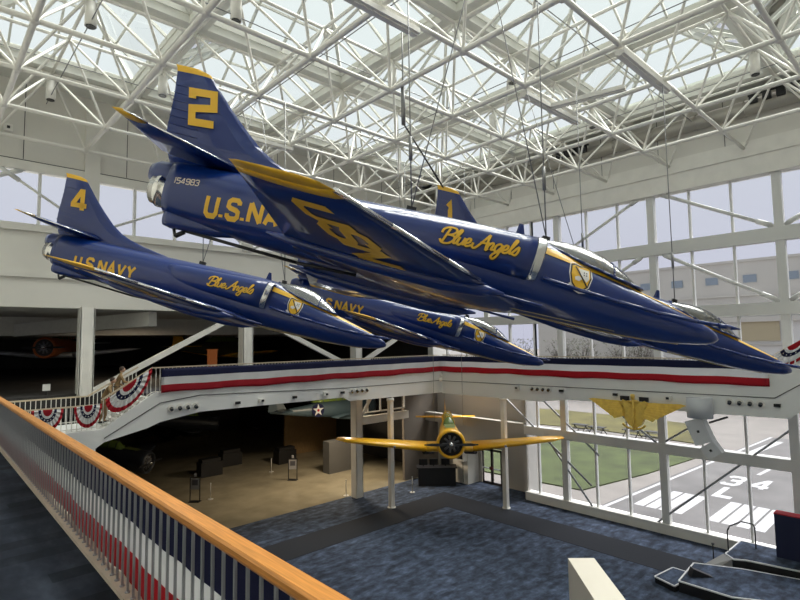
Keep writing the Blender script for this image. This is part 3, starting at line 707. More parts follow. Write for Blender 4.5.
def info_sign(x, y, rz, label):
    r = empty('info_sign', (x, y, 0), label, 'sign', rz=rz)
    MB().box(-.33, -.02, 0, -.28, .02, 1.5).box(.28, -.02, 0, .33, .02, 1.5).box(-.33, -.2, 0, .33, .2, .04).box(-.3, -.02, 1.46, .3, .02, 1.52).build('frame', BLACK, r)
    MB().box(-.27, -.02, .75, .27, .01, 1.42).build('panel', mat('sign paper', (.34, .34, .36), .6), r)
    MB().box(-.18, -.024, 1.0, .18, -.02, 1.32).build('printing', mat('sign print', (.08, .08, .1), .6), r)
    MB().box(-.07, -.02, 1.52, .07, .02, 1.72).build('sign_topper', mat('sign paper', (.34, .34, .36), .6), r)
info_sign(19.9, 32.8, -.8, 'framed black sign stand on the tan floor near the carpet edge')
info_sign(13.0, 32.8, -.8, 'framed black sign stand farthest left on the tan floor')
MB()
tag(MB().box(6.15, 25.5, 7.1, 6.16, 25.51, 7.12).box(3.9, 26.2, 7.6, 3.94, 26.24, 7.72).box(3.75, 26.2, 7.72, 4.2, 26.22, 8.22).build('notice_card', mat('notice white', (.8, .8, .76), .6)), 'square white notice card on the upper gallery edge, left of the column', 'sign') if False else None
r = empty('notice_sign', (4.2, 26.9, 7.6), 'square white notice on a short stand behind the landing railing', 'sign')
MB().tube((0, 0, 0), (0, 0, .25), .02).build('stand', BLACK, r); MB().box(-.14, -.02, .2, .14, .02, .48).build('panel', mat('notice white', (.8, .8, .76), .6), r)

# lamps on the roof frame ------------------------------------------------------------
def can_light(x, y, label, z=ZT-.15):
    r = empty('cylinder_downlight', (x, y, z), label, 'lamp', 'white cylinder lamps hung in the roof frame')
    MB().tube((0, 0, -.15), (0, 0, -.9), .17, n=16).tube((0, 0, .0), (0, 0, -.15), .03).build('lamp_housing', WHITE, r)
    MB().tube((0, 0, -.9), (0, 0, -.93), .14, n=16).build('lens', LENS, r)
    return r
cl = [(3.55, 17.6, 'nearest the top left corner of the photo'), (3.55, 24.1, 'at the far left above the facade wall'), (6.75, 14.4, 'at the top edge above the tall tail'), (6.75, 20.85, 'directly left of the tail numbered 2'),
      (13.15, 14.4, 'beside the chain hoist'), (16.35, 11.1, 'mid roof right of the hoist chain'), (22.75, 4.65, 'at the far right near the roof edge'), (19.55, 14.4, 'low in the roof behind the hoist chain'), (13.15, 17.6, 'above the fin numbered 1'), (22.75, 11.1, 'close to the duct at the window wall')]
for x, y, l in cl: can_light(x, y, 'white cylinder lamp in the roof frame '+l)
for i, ((x0, y0), (x1, y1), l) in enumerate((((14.7, 6.26), (18.3, 6.26), 'grey track channel slung under the roof frame, farthest right'), ((16.4, 9.55), (17.0, 7.1), 'short grey track channel crossing between the two long ones'), ((14.8, 9.6), (18.4, 9.58), 'grey track channel slung under the roof frame near the middle'), ((6.6, 9.5), (9.6, 9.5), 'grey track channel at the top middle of the photo'), ((8.4, 19.23), (11.6, 19.23), 'grey track channel behind the tail numbered 2'))):
    tag(MB().bar((x0, y0, 18.02), (x1, y1, 18.02), .28, .14).bar((x0, y0, 17.93), (x1, y1, 17.93), .1, .04).build('track_channel', WHITE), l, 'track')
for yy, l in ((14.3, 'row of small black floodlights on the duct right of the fin numbered 1'), (4.8, 'row of small black floodlights on the duct at the far right')):
    r = empty('floodlight_row', (XW-1.0, yy, 20.0), l, 'lamp')
    MB().box(-.04, -1.0, .28, .04, 1.0, .34).build('mount_bar', BLACK, r)
    for k in range(4): MB().box(-.12, -.85+.5*k, -.05, .12, -.55+.5*k, .28).build('floodlight', BLACK, r)
# chain hoist
hx_, hy_ = 11.64, 12.22
hz = MB().tube((hx_, hy_, ZT), (hx_, hy_, 16.9), .025, n=6).tube((hx_, hy_, 18.2), (hx_, hy_, 16.9), .07)
tag(hz.build('hoist_chain', CABLE), 'vertical hoist chain with cylinder hanging from the roof behind the large jet', 'hoist')
# ================================================================== JETS
def lerp_tab(T, x):
    if x <= T[0][0]: return T[0][1:]
    for a, b in zip(T[:-1], T[1:]):
        if x <= b[0]:
            t = (x-a[0])/(b[0]-a[0]); t = t; return tuple(p+(q-p)*t for p, q in zip(a[1:], b[1:]))
    return T[-1][1:]
# x aft of nose: half width, top z, bottom z, z of greatest width
FT = [(0, .03, -.10, -.16, -.13), (.06, .09, -.03, -.21, -.13), (.2, .165, .04, -.28, -.12), (.5, .25, .13, -.36, -.11), (1.0, .34, .25, -.45, -.08), (1.5, .41, .36, -.50, -.06), (2.0, .46, .46, -.53, -.04),
      (2.6, .50, .60, -.55, -.02), (3.2, .53, .76, -.57, 0), (3.6, .55, .92, -.58, .02), (4.0, .57, 1.0, -.59, .04), (4.6, .60, 1.0, -.60, .06), (5.5, .64, .97, -.61, .08), (6.5, .66, .92, -.61, .1), (7.6, .65, .86, -.60, .12),
      (8.6, .61, .83, -.58, .14), (9.5, .55, .80, -.54, .17), (10.3, .48, .78, -.47, .2), (11.0, .41, .76, -.40, .22), (11.4, .36, .72, -.34, .2)]
NEXP = 2.35
def smooth_tab(x):
    h = .12
    if x < .3: return lerp_tab(FT, x)
    A_ = [lerp_tab(FT, x+d) for d in (-h*1.6, -h*.8, 0, h*.8, h*1.6)]; return tuple(sum(a[k] for a in A_)/5 for k in range(4))
def fus_y(x, z):
    wd, zt, zb, zc = smooth_tab(min(x, 11.4)); h = (zt-zc) if z > zc else (zc-zb); q = min(1, abs(z-zc)/h)
    return wd*(1-q**NEXP)**(1/NEXP)
def fring(x, n=36):
    wd, zt, zb, zc = smooth_tab(min(x, 11.4)); R_ = []
    for i in range(n):
        a = 2*PI*i/n; c, s_ = math.cos(a), math.sin(a); e = 2/NEXP
        yy = wd*math.copysign(abs(c)**e, c); zz = (zt-zc if s_ > 0 else zc-zb)*math.copysign(abs(s_)**e, s_)+zc
        R_.append((x, yy, zz))
    return R_
def int_par(x):   # intake bulge: centre y, centre z, half y, half z
    if x < 7.6: 
        t = max(0, (x-4.02)/3.6); return (.50-.12*t*t, .40-.10*t, .31-.10*t*t*t, .46-.12*t)
    return None
def side_y(x, z):
    y = fus_y(x, z); p = int_par(x)
    if p and x >= 3.95:
        q = abs(z-p[1])/p[3]
        if q < 1: y = max(y, p[0]+p[2]*(1-q**2.4)**(1/2.4))
    return y
def airfoil_ring(le, te, th, n=9):
    """le, te 3-D points of one chord; th thickness vector"""
    le, te, th = Vector(le), Vector(te), Vector(th); up = []; lo = []
    for i in range(n):
        t = i/(n-1); s_ = (t**.5)*(1-t)*2.1*.55+ .02*(1-t); p = le.lerp(te, t); up.append(p+th*s_); lo.append(p-th*s_)
    return up+lo[::-1][1:-1]
def wing_z(y): return -.52+.022*abs(y)
def make_jet():
    J = empty('jet_aircraft', (0, 0, 0))
    xs = [0, .03, .06, .12, .2, .32, .5, .75]+[1+.25*k for k in range(42)]+[11.4]
    MB().loft([fring(x) for x in xs]).build('fuselage', BLUE, J)
    # stepped tail block under the fin and nozzle
    MB().loft([[(x, yy*s_, .42+zz*s2) for yy, zz in [(.34*math.cos(2*PI*i/20), .34*math.sin(2*PI*i/20)) for i in range(20)]] for x, s_, s2 in ((10.6, 1, 1), (11.3, .9, .95), (11.75, .6, .75), (11.9, .35, .5))]).build('tail_fairing', BLUE, J)
    nz_ = MB(); rings = [[(x, r_*math.cos(2*PI*i/24), .08+r_*math.sin(2*PI*i/24)) for i in range(24)] for x, r_ in ((11.3, .33), (11.5, .31), (11.52, .335), (11.62, .335), (11.64, .30), (11.74, .285), (11.75, .25), (11.5, .22))]
    nz_.loft(rings, cap=False); nz = nz_.build('exhaust_nozzle', NOZ, J)
    MB().tube((11.45, 0, .08), (11.5, 0, .08), .24, n=20).build('exhaust_core', DARK, nz)
    # intakes
    for s_, nm in ((1, 'air_intake'), (-1, 'air_intake')):
        def ir(x, k=1, g=0):
            p = int_par(x); return [(x, s_*(p[0]+(p[2]*k)*math.copysign(abs(math.cos(a))**.83, math.cos(a))), p[1]+p[3]*k*math.copysign(abs(math.sin(a))**.83, math.sin(a))) for a in [2*PI*i/28 for i in range(28)]]
        it = MB().loft([ir(x) for x in (4.16, 4.6, 5.1, 5.6, 6.1, 6.6, 7.1, 7.55)]).build(nm, BLUE, J)
        def lean(rg, dx): return [(x+dx*(-(z-.4)), y, z) for x, y, z in rg]
        MB().loft([lean(ir(4.17), .1), lean([(4.02, y, z) for _, y, z in ir(4.02, 1.0)], .1), lean([(3.99, y, z) for _, y, z in ir(4.02, .93)], .1), lean([(4.1, y, z) for _, y, z in ir(4.02, .84)], .1)], cap=False).build('intake_lip', SILV, it)
        MB().loft([lean([(4.08, y, z) for _, y, z in ir(4.02, .86)], .1), [(4.14, y, z) for _, y, z in ir(4.02, .8)]]).build('intake_duct', DARK, it)
    # fin
    def finring(z, xle, xte, th):
        return [(xle, 0, z)]+[(xle+(xte-xle)*t, th*q, z) for t, q in ((.06, .6), (.25, 1), (.55, .85), (.95, .15))]+[(xte, 0, z)]+[(xle+(xte-xle)*t, -th*q, z) for t, q in ((.95, .15), (.55, .85), (.25, 1), (.06, .6))]
    fz = [(.7, 7.0, 11.62, .06), (.88, 7.9, 11.72, .07), (1.0, 8.75, 11.8, .07), (1.1, 9.2, 11.83, .07), (1.22, 9.55, 11.86, .07), (1.45, 9.95, 11.9, .065), (1.78, 10.36, 11.93, .06), (2.12, 10.75, 11.97, .055), (2.5, 11.14, 12.04, .05), (2.66, 11.3, 12.07, .045)]
    fin = MB().loft([finring(*f) for f in fz], sm=False).build('tail_fin', BLUE, J)
    MB().loft([finring(*f) for f in ((2.66, 11.3, 12.07, .047), (2.74, 11.38, 12.1, .04), (2.80, 11.62, 12.14, .02))], sm=False).build('fin_tip', YEL, fin)
    rb_ = MB()
    for k in range(9):
        z = .98+.17*k; x0 = 11.15+.04*k; x1 = 11.84+.02*k
        for s_ in (-1, 1): rb_.bar((x0, s_*.047, z), (x1, s_*.02, z+.02), .012, .02)
    rb_.build('rudder_rib', BLUE, fin)
    # tailplanes
    for s_ in (1, -1):
        tp = MB().loft([airfoil_ring((10.1, s_*.15, .84), (11.75, s_*.15, .84), (0, 0, .22)), airfoil_ring((11.55, s_*1.32, .88), (11.98, s_*1.32, .88), (0, 0, .08))]).build('tailplane', BLUE, J)
        MB().loft([airfoil_ring((11.55, s_*1.32, .88), (11.98, s_*1.32, .88), (0, 0, .085)), airfoil_ring((11.86, s_*1.62, .89), (12.08, s_*1.6, .89), (0, 0, .03))]).build('tailplane_tip', YEL, tp)
        MB().path([(10.1, s_*.15, .84), (11.55, s_*1.32, .88), (11.86, s_*1.62, .89)], .016).build('leading_edge', SILV, tp)
    # wing (both halves one part)
    LE = [(0, 3.75), (.55, 4.3), (4.05, 7.65)]
    def wr_(y, dle=0, k=1):
        a = abs(y); xle = 3.75+a if a < .55 else 4.3+(a-.55)*(7.65-4.3)/3.5; xte = 8.6+.07*a; c = xte-xle
        return airfoil_ring((xle+dle, y, wing_z(y)), (xte, y, wing_z(y)), (0, 0, c*.075*k))
    wg = MB().loft([wr_(y) for y in (-4.0, -3, -2, -1, -.5, 0, .5, 1, 2, 3, 4.0)]).build('wing', BLUE, J)
    for s_ in (1, -1):
        MB().loft([wr_(s_*3.98, 0, 1.02), airfoil_ring((7.78, s_*4.14, wing_z(4.1)), (8.9, s_*4.16, wing_z(4.1)), (0, 0, .05)), airfoil_ring((8.0, s_*4.19, wing_z(4.1)), (8.8, s_*4.20, wing_z(4.1)), (0, 0, .02))]).build('wing_tip', YEL, wg)
        MB().loft([wr_(s_*y, 0, 1.05) for y in (3.8, 3.9, 4.0)]).build('wing_tip_band', YEL, wg)
        def wx(y): return 4.3+(abs(y)-.55)*(7.65-4.3)/3.5
        MB().path([(wx(y)+.0, s_*y, wing_z(y)) for y in (1.5, 2.2, 3.2, 4.0)], .036, n=8).build('slat_edge', SILV, wg)
        # gear fairing under the wing
        MB().loft([[(x, s_*(1.28+r_*.8*math.cos(2*PI*i/14)), -.62+r_*math.sin(2*PI*i/14)+dz) for i in range(14)] for x, r_, dz in ((4.7, .02, .05), (5.1, .12, .02), (5.8, .17, 0), (7.2, .15, 0), (8.4, .10, .05), (9.0, .02, .1))]).build('gear_fairing', BLUE, wg)
    # underwing lettering USN on starboard wing: long slanted yellow bars
    ul = MB()
    def wz_under(x, y):
        a = abs(y); xle = 4.3+(a-.55)*(7.65-4.3)/3.5 if a > .55 else 3.75+a; c = 8.6+.07*a-xle; t = min(.98, max(.02, (x-xle)/c)); s_ = (t**.5)*(1-t)*2.1*.55+.02*(1-t); return wing_z(y)-c*.075*s_-.012
    def uf(u, v):   # u spanwise inboard, v chordwise towards the leading edge
        yy = 3.40-u; a = abs(yy); xle = 4.3+(a-.55)*(7.65-4.3)/3.5; xb = 8.2-.43*(3.3-yy); xx = xb+(7.58-.62*(3.3-yy)-xb)*v; return (xx, yy, wz_under(xx, yy))
    x = 0
    for ch in 'USN':
        wd, stt = BLOCK[ch]
        for s__ in stt: ribbon(ul, [(x+a*.92, b*.86+.07) for a, b in s__], .2, uf, 5)
        x += .68
    ul.build('wing_lettering', YEL, wg, fix=False)
    # hook
    hk = MB().path([(7.4, 0, -.64), (8.6, 0, -.68), (10.9, 0, -.60)], .035).tube((10.9, 0, -.62), (11.05, 0, -.75), .05).tube((11.05, 0, -.75), (11.12, 0, -.62), .03)
    hk.build('arrestor_hook', BLACK, J)
    MB().loft([[(x, .16*s_*math.cos(2*PI*i/14), -.42+.2*s_*math.sin(2*PI*i/14)) for i in range(14)] for x, s_ in ((9.6, .1), (10.3, .8), (11.2, 1), (11.35, .85))]).build('tail_bumper', BLUE, J)
    # belly detail: nose gear door line, pinstripes, pipe
    MB().path([(.8, .02, -.42), (2.0, .05, -.54), (4.0, .05, -.60), (5.5, .05, -.62)], .014).path([(2.2, .22, -.52), (4.2, .26, -.575), (7.0, .3, -.60)], .008).build('keel_strip', mat('dull gold strip', (.45, .36, .18), .5), J)
    # cannon barrels and dorsal antenna
    MB().tube((4.9, .95, -.52), (3.9, .95, -.55), .03).build('cannon_barrel', BLUE, J)
    MB().tube((4.9, -.95, -.52), (3.9, -.95, -.55), .03).build('cannon_barrel', BLUE, J)
    MB().loft([[(4.25, .0, .98), (4.40, .02, .98), (4.46, 0, .98), (4.40, -.02, .98)], [(4.33, 0, 1.24), (4.38, .01, 1.24), (4.42, 0, 1.24), (4.38, -.01, 1.24)]], sm=False).build('blade_antenna', BLUE, J)
    # refuelling probe along starboard side
    pr = [(3.9, .66, .06), (3.2, .66, .0), (2.4, .62, -.03), (1.6, .58, -.04), (.8, .54, -.01), (.35, .5, .03)]
    p_ = MB().path(pr, .038, n=8).tube(pr[-1], (.1, .47, .05), .045, .05).tube((.1, .47, .05), (-.12, .45, .07), .05, .015)
    p_.build('refuelling_probe', BLUE, J)
    # cheek seam where the lower fuselage turns
    # cockpit
    ck = MB(); CN = [(1.80, .26, .42, .42), (2.1, .33, .46, .68), (2.45, .37, .50, .87), (2.7, .39, .55, .98), (3.1, .39, .62, 1.06), (3.45, .36, .72, 1.06), (3.75, .30, .82, 1.02), (3.95, .22, .90, 1.0)]
    cr_ = [[(x, wd*math.cos(a), z0+(z1-z0)*math.sin(a)) for a in [PI*i/16 for i in range(17)]] for x, wd, z0, z1 in CN]
    n = 17
    for r_ in cr_: ck.v += r_
    for k in range(len(cr_)-1):
        for i in range(n-1): ck.f.append([k*n+i, k*n+i+1, (k+1)*n+i+1, (k+1)*n+i]); ck.mi.append(0); ck.sm.append(True)
    cp = ck.build('canopy', CANG, J, fix=False)
    fm = MB()
    fm.path(cr_[2], .022); fm.path([(x, y, z) for x, y, z in cr_[2]], .022)
    fm.path(cr_[-1], .03); fm.path(cr_[0], .02)
    for sgn in (0, -1): fm.path([r_[sgn] for r_ in cr_], .03)
    for i in (6, 10): fm.path([cr_[0][i], cr_[1][i], cr_[2][i]], .018)
    fm.build('canopy_frame', BLUE, cp)
    MB().box(2.9, -.2, .5, 3.35, .2, .92).box(2.2, -.28, .45, 2.6, .28, .62).build('cockpit_seat', mat('cockpit grey', (.12, .13, .13), .6), cp)
    # yellow flash along the cockpit sill
    for s_ in (1, -1):
        sf = MB(); top = [(4.0, .76), (3.2, .65), (2.6, .56), (2.0, .44), (1.4, .315), (.9, .205), (.55, .13)]; bot = [(4.0, .60), (3.2, .51), (2.6, .45), (2.0, .36), (1.4, .25), (.9, .165), (.55, .10)]
        T2 = crom(top, 4); B2 = crom(bot, 4)
        for (xa, za), (xb, zb) in zip(T2, B2):
            for q in range(4):
                xx = xa; zz = za+(zb-za)*q/3; sf.v.append((xx, s_*(fus_y(xx, zz)+.012), zz))
        for i in range(len(T2)-1):
            for q in range(3): sf.f.append([i*4+q, i*4+q+1, (i+1)*4+q+1, (i+1)*4+q]); sf.mi.append(0); sf.sm.append(True)
        sf.build('cockpit_stripe', YEL, J, fix=False)
    # seam strip (bright reflection line of the chine)
    # unit badge
    bdg = MB()
    def bf(u, v, o=0): 
        xx = 3.15-u; zz = .27+v-.04*u; return (xx, fus_y(xx, zz)+.014+o, zz)
    shp = [(-.20, .24), (-.14, .27), (0, .25), (.14, .27), (.20, .24), (.21, .05), (.16, -.14), (.06, -.24), (0, -.27), (-.06, -.24), (-.16, -.14), (-.21, .05)]
    def disc(P_, o, mi):
        c = (sum(p[0] for p in P_)/len(P_), sum(p[1] for p in P_)/len(P_)); n_ = len(P_)
        bdg.add([bf(*c, o)]+[bf(*p, o) for p in P_], [(0, i+1, (i+1) % n_+1) for i in range(n_)], mi)
    disc([(a*1.16, b*1.13) for a, b in shp], 0, 1); disc([(a*1.06, b*1.05) for a, b in shp], .003, 2); disc([(a*.92, b*.92) for a, b in shp], .006, 0)
    disc([(-.06, .2), (.16, .2), (.17, .02), (.12, -.06), (.02, .04)], .010, 1); disc([(-.12, .0), (-.04, .04), (.03, -.01), (-.03, -.07), (-.11, -.06)], .010, 1)
    ribbon(bdg, [(-.12, .22), (.15, -.16)], .03, lambda u, v: bf(u, v, .012), 4, 2)
    for u, v in ((.05, .13), (.10, .13), (.05, .08), (.10, .08)): ribbon(bdg, [(u, v), (u+.025, v)], .025, lambda a, b: bf(a, b, .014), 1, 2)
    ribbon(bdg, [(-.22, -.16), (-.12, -.25), (0, -.29), (.12, -.26), (.22, -.2)], .05, lambda u, v: bf(u, v, .012), 2, 1)
    bdg.build('squadron_badge', [YEL, mat('badge ivory', (.75, .72, .68), .5), BLACK], J, fix=False)
    # writing on the intake cheek and the rear fuselage
    sc = MB()
    def sf_(u, v, o=.014):
        xx = 5.98-u*.345; zz = .23+v*.29+.018*u; return (xx, side_y(xx, zz)+o, zz)
    script(sc, 'Blue Angels', lambda u, v: sf_(u+.03, v-.04, .011), .2, 1)
    script(sc, 'Blue Angels', lambda u, v: sf_(u, v, .017), .13, 0)
    sc.build('script_lettering', [YEL, BLACK], J, fix=False)
    un = MB()
    def nf(u, v):
        xx = 10.47-u*.375; zz = -.32+v*.45+.02*u; return (xx, side_y(xx, zz)+.013, zz)
    blocktext(un, 'U.S.NAVY', nf, .21, .27)
    un.build('side_lettering', YEL, J, fix=False)
    # sling clamps on the spine
    MB().box(6.55, -.05, .86, 6.75, .05, 1.02).build('sling_clamp', BLACK, J)
    MB().box(3.75, -.05, .98, 3.9, .05, 1.1).build('sling_clamp', BLACK, J)
    return J
def fin_number(J, txt):
    mb = MB()
    for s_ in (1, -1):
        def ff(u, v):
            xx = 11.62-u*.78-v*.02 if s_ > 0 else 11.0+u*.78-v*.02; 
            xx = (11.40-u*.74+v*.22) if s_ > 0 else (10.94+u*.74+v*.22); zz = 1.54+v*.80+.07*u*s_; return (xx, s_*.078, zz)
        blocktext(mb, txt, ff, .2, .2)
    mb.build('fin_number', YEL, [c for c in bpy.data.objects if c.parent == J and c.name.startswith('tail_fin')][0], fix=False)
def place_jet(J, pos, yaw, pit, rol):
    cy, sy, cp, sp, c_, s_ = math.cos(yaw), math.sin(yaw), math.cos(pit), math.sin(pit), math.cos(rol), math.sin(rol)
    Rz = Matrix(((cy, -sy, 0), (sy, cy, 0), (0, 0, 1))); Ry = Matrix(((cp, 0, sp), (0, 1, 0), (-sp, 0, cp))); Rx = Matrix(((1, 0, 0), (0, c_, -s_), (0, s_, c_)))
    R_ = Rz @ Ry @ Rx @ Matrix(((-1, 0, 0), (0, -1, 0), (0, 0, 1)))
    M = R_.to_4x4(); M.translation = pos; J.matrix_world = M; J.rotation_mode = 'XYZ'; J.location = M.to_translation(); J.rotation_euler = M.to_euler()
    return M
rad = math.radians
j2 = make_jet(); tag(j2, 'largest and nearest navy blue jet with yellow number 2 on its fin', 'aircraft', 'four navy blue display jets hung nose down')
jets = [j2]
for t in range(3): jets.append(copy_tree(j2))
j4, j3, j1 = jets[1:]
tag(j4, 'navy blue jet at the left with yellow number 4 on its fin'); tag(j3, 'smallest looking navy blue jet, lowest in the middle, its tail hidden behind the nearest jet'); tag(j1, 'navy blue jet behind the nearest, number 1 on its fin, nose furthest right')
fin_number(j2, '2'); fin_number(j4, '4'); fin_number(j1, '1'); fin_number(j3, '3')
sn = MB()
blocktext(sn, '154983', lambda u, v: (11.22-u*.115, side_y(11.22-u*.115, .2+v*.1)+.012, .18+v*.13+.01*u), .16, .2); sn.build('serial_number', mat('serial white', (.7, .62, .55), .5), j2, fix=False)
M2 = place_jet(j2, (11.93, 3.37, 9.78), rad(-41.0), rad(14.7), rad(-4.8))
M4 = place_jet(j4, (11.38, 12.9, 9.69), rad(-43.0), rad(15.6), rad(-5.4))
M3 = place_jet(j3, (20.65, 12.8, 8.70), rad(-42.6), rad(16.1), rad(-2.3))
M1 = place_jet(j1, (19.74, 3.6, 8.72), rad(-51.2), rad(17.3), rad(5.5))
# suspension cables
for M, nm in ((M2, 'the nearest jet numbered 2'), (M4, 'the left jet numbered 4'), (M3, 'the lowest middle jet'), (M1, 'the jet numbered 1')):
    mb = MB()
    for q in ((6.65, 0, 1.0), (3.82, 0, 1.08)):
        p = M @ Vector(q); i = round((p.x-1.95)/3.2); j = round((p.y-3.03)/3.24); t = Vector((BX(i), BY(j), ZB))
        mb.tube(p, (p.x, p.y, ZB-.3), .014, n=5).tube(p+Vector((0, 0, .0)), (t.x, t.y, ZB), .012, n=5)
        mb.tube(p+Vector((0, 0, 1.0)), p+Vector((0, 0, 1.5)), .04, n=6)
    tag(mb.build('suspension_cable', CABLE), 'thin steel cables holding up '+nm, 'cable')
a = M1 @ Vector((11.9, 0, 2.75))
tag(MB().tube((hx_, hy_, 16.95), a, .03, n=6).build('safety_strap', BLACK), 'black strap slanting from the hoist to the fin numbered 1', 'strap')

# ================================================================== PROPELLER AIRCRAFT (generic builder)
def prop_plane(name, span, length, body, wingm, label, star=False, engine=BLACK, cat='aircraft', group=None, detail=True):
    """nose at the origin looking along -x, wings along y"""
    r = empty(name, (0, 0, 0), label, cat, group); L = length; k = L/8.8
    def ring(x, wd, zt, zb, n=20): return [(x*k, wd*k*math.cos(2*PI*i/n), ((zt+zb)/2+(zt-zb)/2*math.sin(2*PI*i/n))*k) for i in range(n)]
    F_ = [(.25, .56, .56, -.62), (.5, .64, .66, -.70), (1.2, .66, .70, -.72), (2.0, .58, .72, -.70), (3.5, .52, .68, -.66), (5.0, .42, .55, -.50), (6.6, .26, .38, -.28), (8.0, .12, .25, -.02), (8.7, .04, .2, .08)]
    MB().loft([ring(*f) for f in F_]).build('fuselage', body, r)
    cw = MB().loft([[(x*k, q*k*math.cos(2*PI*i/24), q*k*math.sin(2*PI*i/24)-.02) for i in range(24)] for x, q in ((1.1, .70), (.5, .76), (.2, .75), (.04, .68), (.06, .62), (.4, .60))], cap=False).build('engine_cowl', body, r)
    MB().tube((.2*k, 0, 0), (.45*k, 0, 0), .6*k, n=20).build('cowl_interior', DARK, cw)
    e = MB().tube((.0, 0, 0), (.4*k, 0, 0), .2*k, n=12)
    for i in range(9):
        a = 2*PI*i/9; e.tube((.22*k, .15*k*math.cos(a), .15*k*math.sin(a)), (.22*k, .44*k*math.cos(a), .44*k*math.sin(a)), .07*k, n=8)
    e.build('radial_engine', mat('engine grey', (.16, .16, .17), .45, .5), cw)
    MB().sphere((-.03*k, 0, 0), .13*k, 10).build('spinner', SILV, r)
    for s_ in (1, -1):
        b = MB(); R2 = 1.37*k
        b.loft([[(-.04*k+dx*math.sin(tw)*c*.6, s_*y, .6*c*math.cos(tw)*dx) for dx, c in ((-1, w_), (0, 0), (1, w_))] + [(-.02*k, s_*y, 0)] for y, w_, tw in ((.1*k, .05*k, .5), (.5*k, .11*k, .4), (1.0*k, .12*k, .3), (R2, .05*k, .25))], sm=False)
        b.build('propeller_blade', BLACK, r)
    tw_ = MB().loft([airfoil_ring((1.6*k, -1.25*k, -.58*k), (4.0*k, -1.25*k, -.58*k), (0, 0, .46*k)), airfoil_ring((1.6*k, 1.25*k, -.58*k), (4.0*k, 1.25*k, -.58*k), (0, 0, .46*k))]).build('wing_centre', wingm, r)
    h = span/2
    for s_ in (1, -1):
        wp = MB().loft([airfoil_ring((1.6*k, s_*1.25*k, -.58*k), (4.0*k, s_*1.25*k, -.58*k), (0, 0, .46*k)), airfoil_ring((2.35*k, s_*(h-.7*k), -.27*k), (3.7*k, s_*(h-.7*k), -.27*k), (0, 0, .27*k)), airfoil_ring((2.7*k, s_*h, -.22*k), (3.5*k, s_*h, -.22*k), (0, 0, .05*k))]).build('wing', wingm, r)
        if detail: MB().box(1.7*k, s_*3.0*k-.06, -.5*k, 1.95*k, s_*3.0*k+.06, -.4*k).build('landing_light', SILV, wp)
        MB().loft([airfoil_ring((7.3*k, s_*.05*k, .28*k), (8.35*k, s_*.05*k, .28*k), (0, 0, .12*k)), airfoil_ring((7.65*k, s_*1.95*k, .28*k), (8.25*k, s_*1.95*k, .28*k), (0, 0, .04*k))]).build('tailplane', wingm, r)
    MB().loft([[(7.4*k, 0, .2*k), (8.1*k, .05*k, .2*k), (8.85*k, 0, .2*k), (8.1*k, -.05*k, .2*k)], [(8.05*k, 0, 1.35*k), (8.4*k, .02*k, 1.35*k), (8.7*k, 0, 1.35*k), (8.4*k, -.02*k, 1.35*k)]], sm=False).build('tail_fin', wingm, r)
    cn = MB().loft([[(x*k, .32*k*w_*math.cos(PI*i/12), (.60+z*math.sin(PI*i/12))*k) for i in range(13)] for x, w_, z in ((1.9, .8, .1), (2.4, 1, .48), (4.6, 1, .5), (5.4, .6, .15))], sm=True)
    co = cn.build('canopy', mat('green tinted canopy', (.15, .22, .05), .15, coat=.5), r)
    fmm = MB()
    for x in (2.4, 2.95, 3.5, 4.05, 4.6): fmm.path([(x*k, .325*k*math.cos(PI*i/10), (.60+.49*math.sin(PI*i/10))*k) for i in range(11)], .02*k)
    fmm.build('canopy_frame', body, co)
    MB().add([(.9*k, -.25*k, .71*k), (1.9*k, -.3*k, .735*k), (1.9*k, .3*k, .735*k), (.9*k, .25*k, .71*k), (1.4*k, 0, .735*k)], [(0, 1, 4), (1, 2, 4), (2, 3, 4), (3, 0, 4)]).build('antiglare_panel', mat('olive panel', (.16, .2, .05), .5), r)
    if detail:
        for s_ in (1, -1): MB().tube((1.9*k, s_*1.4*k, -.75*k), (2.5*k, s_*.9*k, -.85*k), .14*k, n=10).build('wheel', BLACK, r)
        MB().tube((1.0*k, .62*k, -.3*k), (1.9*k, .7*k, -.35*k), .06*k).build('exhaust_pipe', BLACK, r)
    if star:
        for s_ in (1, -1):
            sm_ = MB(); c = (5.1*k, s_*.43*k, .05*k); R3 = .50*k
            sm_.add([(c[0]+R3*math.cos(2*PI*i/24), c[1]+s_*.02, c[2]+R3*math.sin(2*PI*i/24)) for i in range(24)], [tuple(range(24))], 0)
            sm_.add([(c[0]+(R3*.95 if q % 2 == 0 else R3*.38)*math.sin(q*PI/5), c[1]+s_*.03, c[2]+(R3*.95 if q % 2 == 0 else R3*.38)*math.cos(q*PI/5)) for q in range(10)], [tuple(range(10))], 1)
            sm_.add([(c[0]+R3*.2*math.cos(2*PI*i/12), c[1]+s_*.035, c[2]+R3*.2*math.sin(2*PI*i/12)) for i in range(12)], [tuple(range(12))], 2)
            sm_.build('star_insignia', [NAVC, WHC, REDC], r, fix=False)
    return r
tx = prop_plane('trainer_aircraft', 12.8, 8.8, TYEL, TYEL, 'bright yellow propeller trainer hanging nose on below the bridge corner')
tx.location = (20.23, 18.09, 4.38); tx.rotation_euler = (rad(0), rad(0), math.atan2(.70, .715)+.0)
cbm = MB()
for q in ((8.0, 0), (2.6, .8), (2.6, -.8)):
    a_ = tx.rotation_euler.z; p = Vector((20.23+q[0]*math.cos(a_)-q[1]*math.sin(a_), 18.09+q[0]*math.sin(a_)+q[1]*math.cos(a_), 4.9)); cbm.tube(p, (p.x, p.y, 6.6 if q[0] > 4 else 18.0), .012, n=5)
tag(cbm.build('suspension_cable', CABLE), 'thin steel cables holding up the yellow trainer', 'cable')

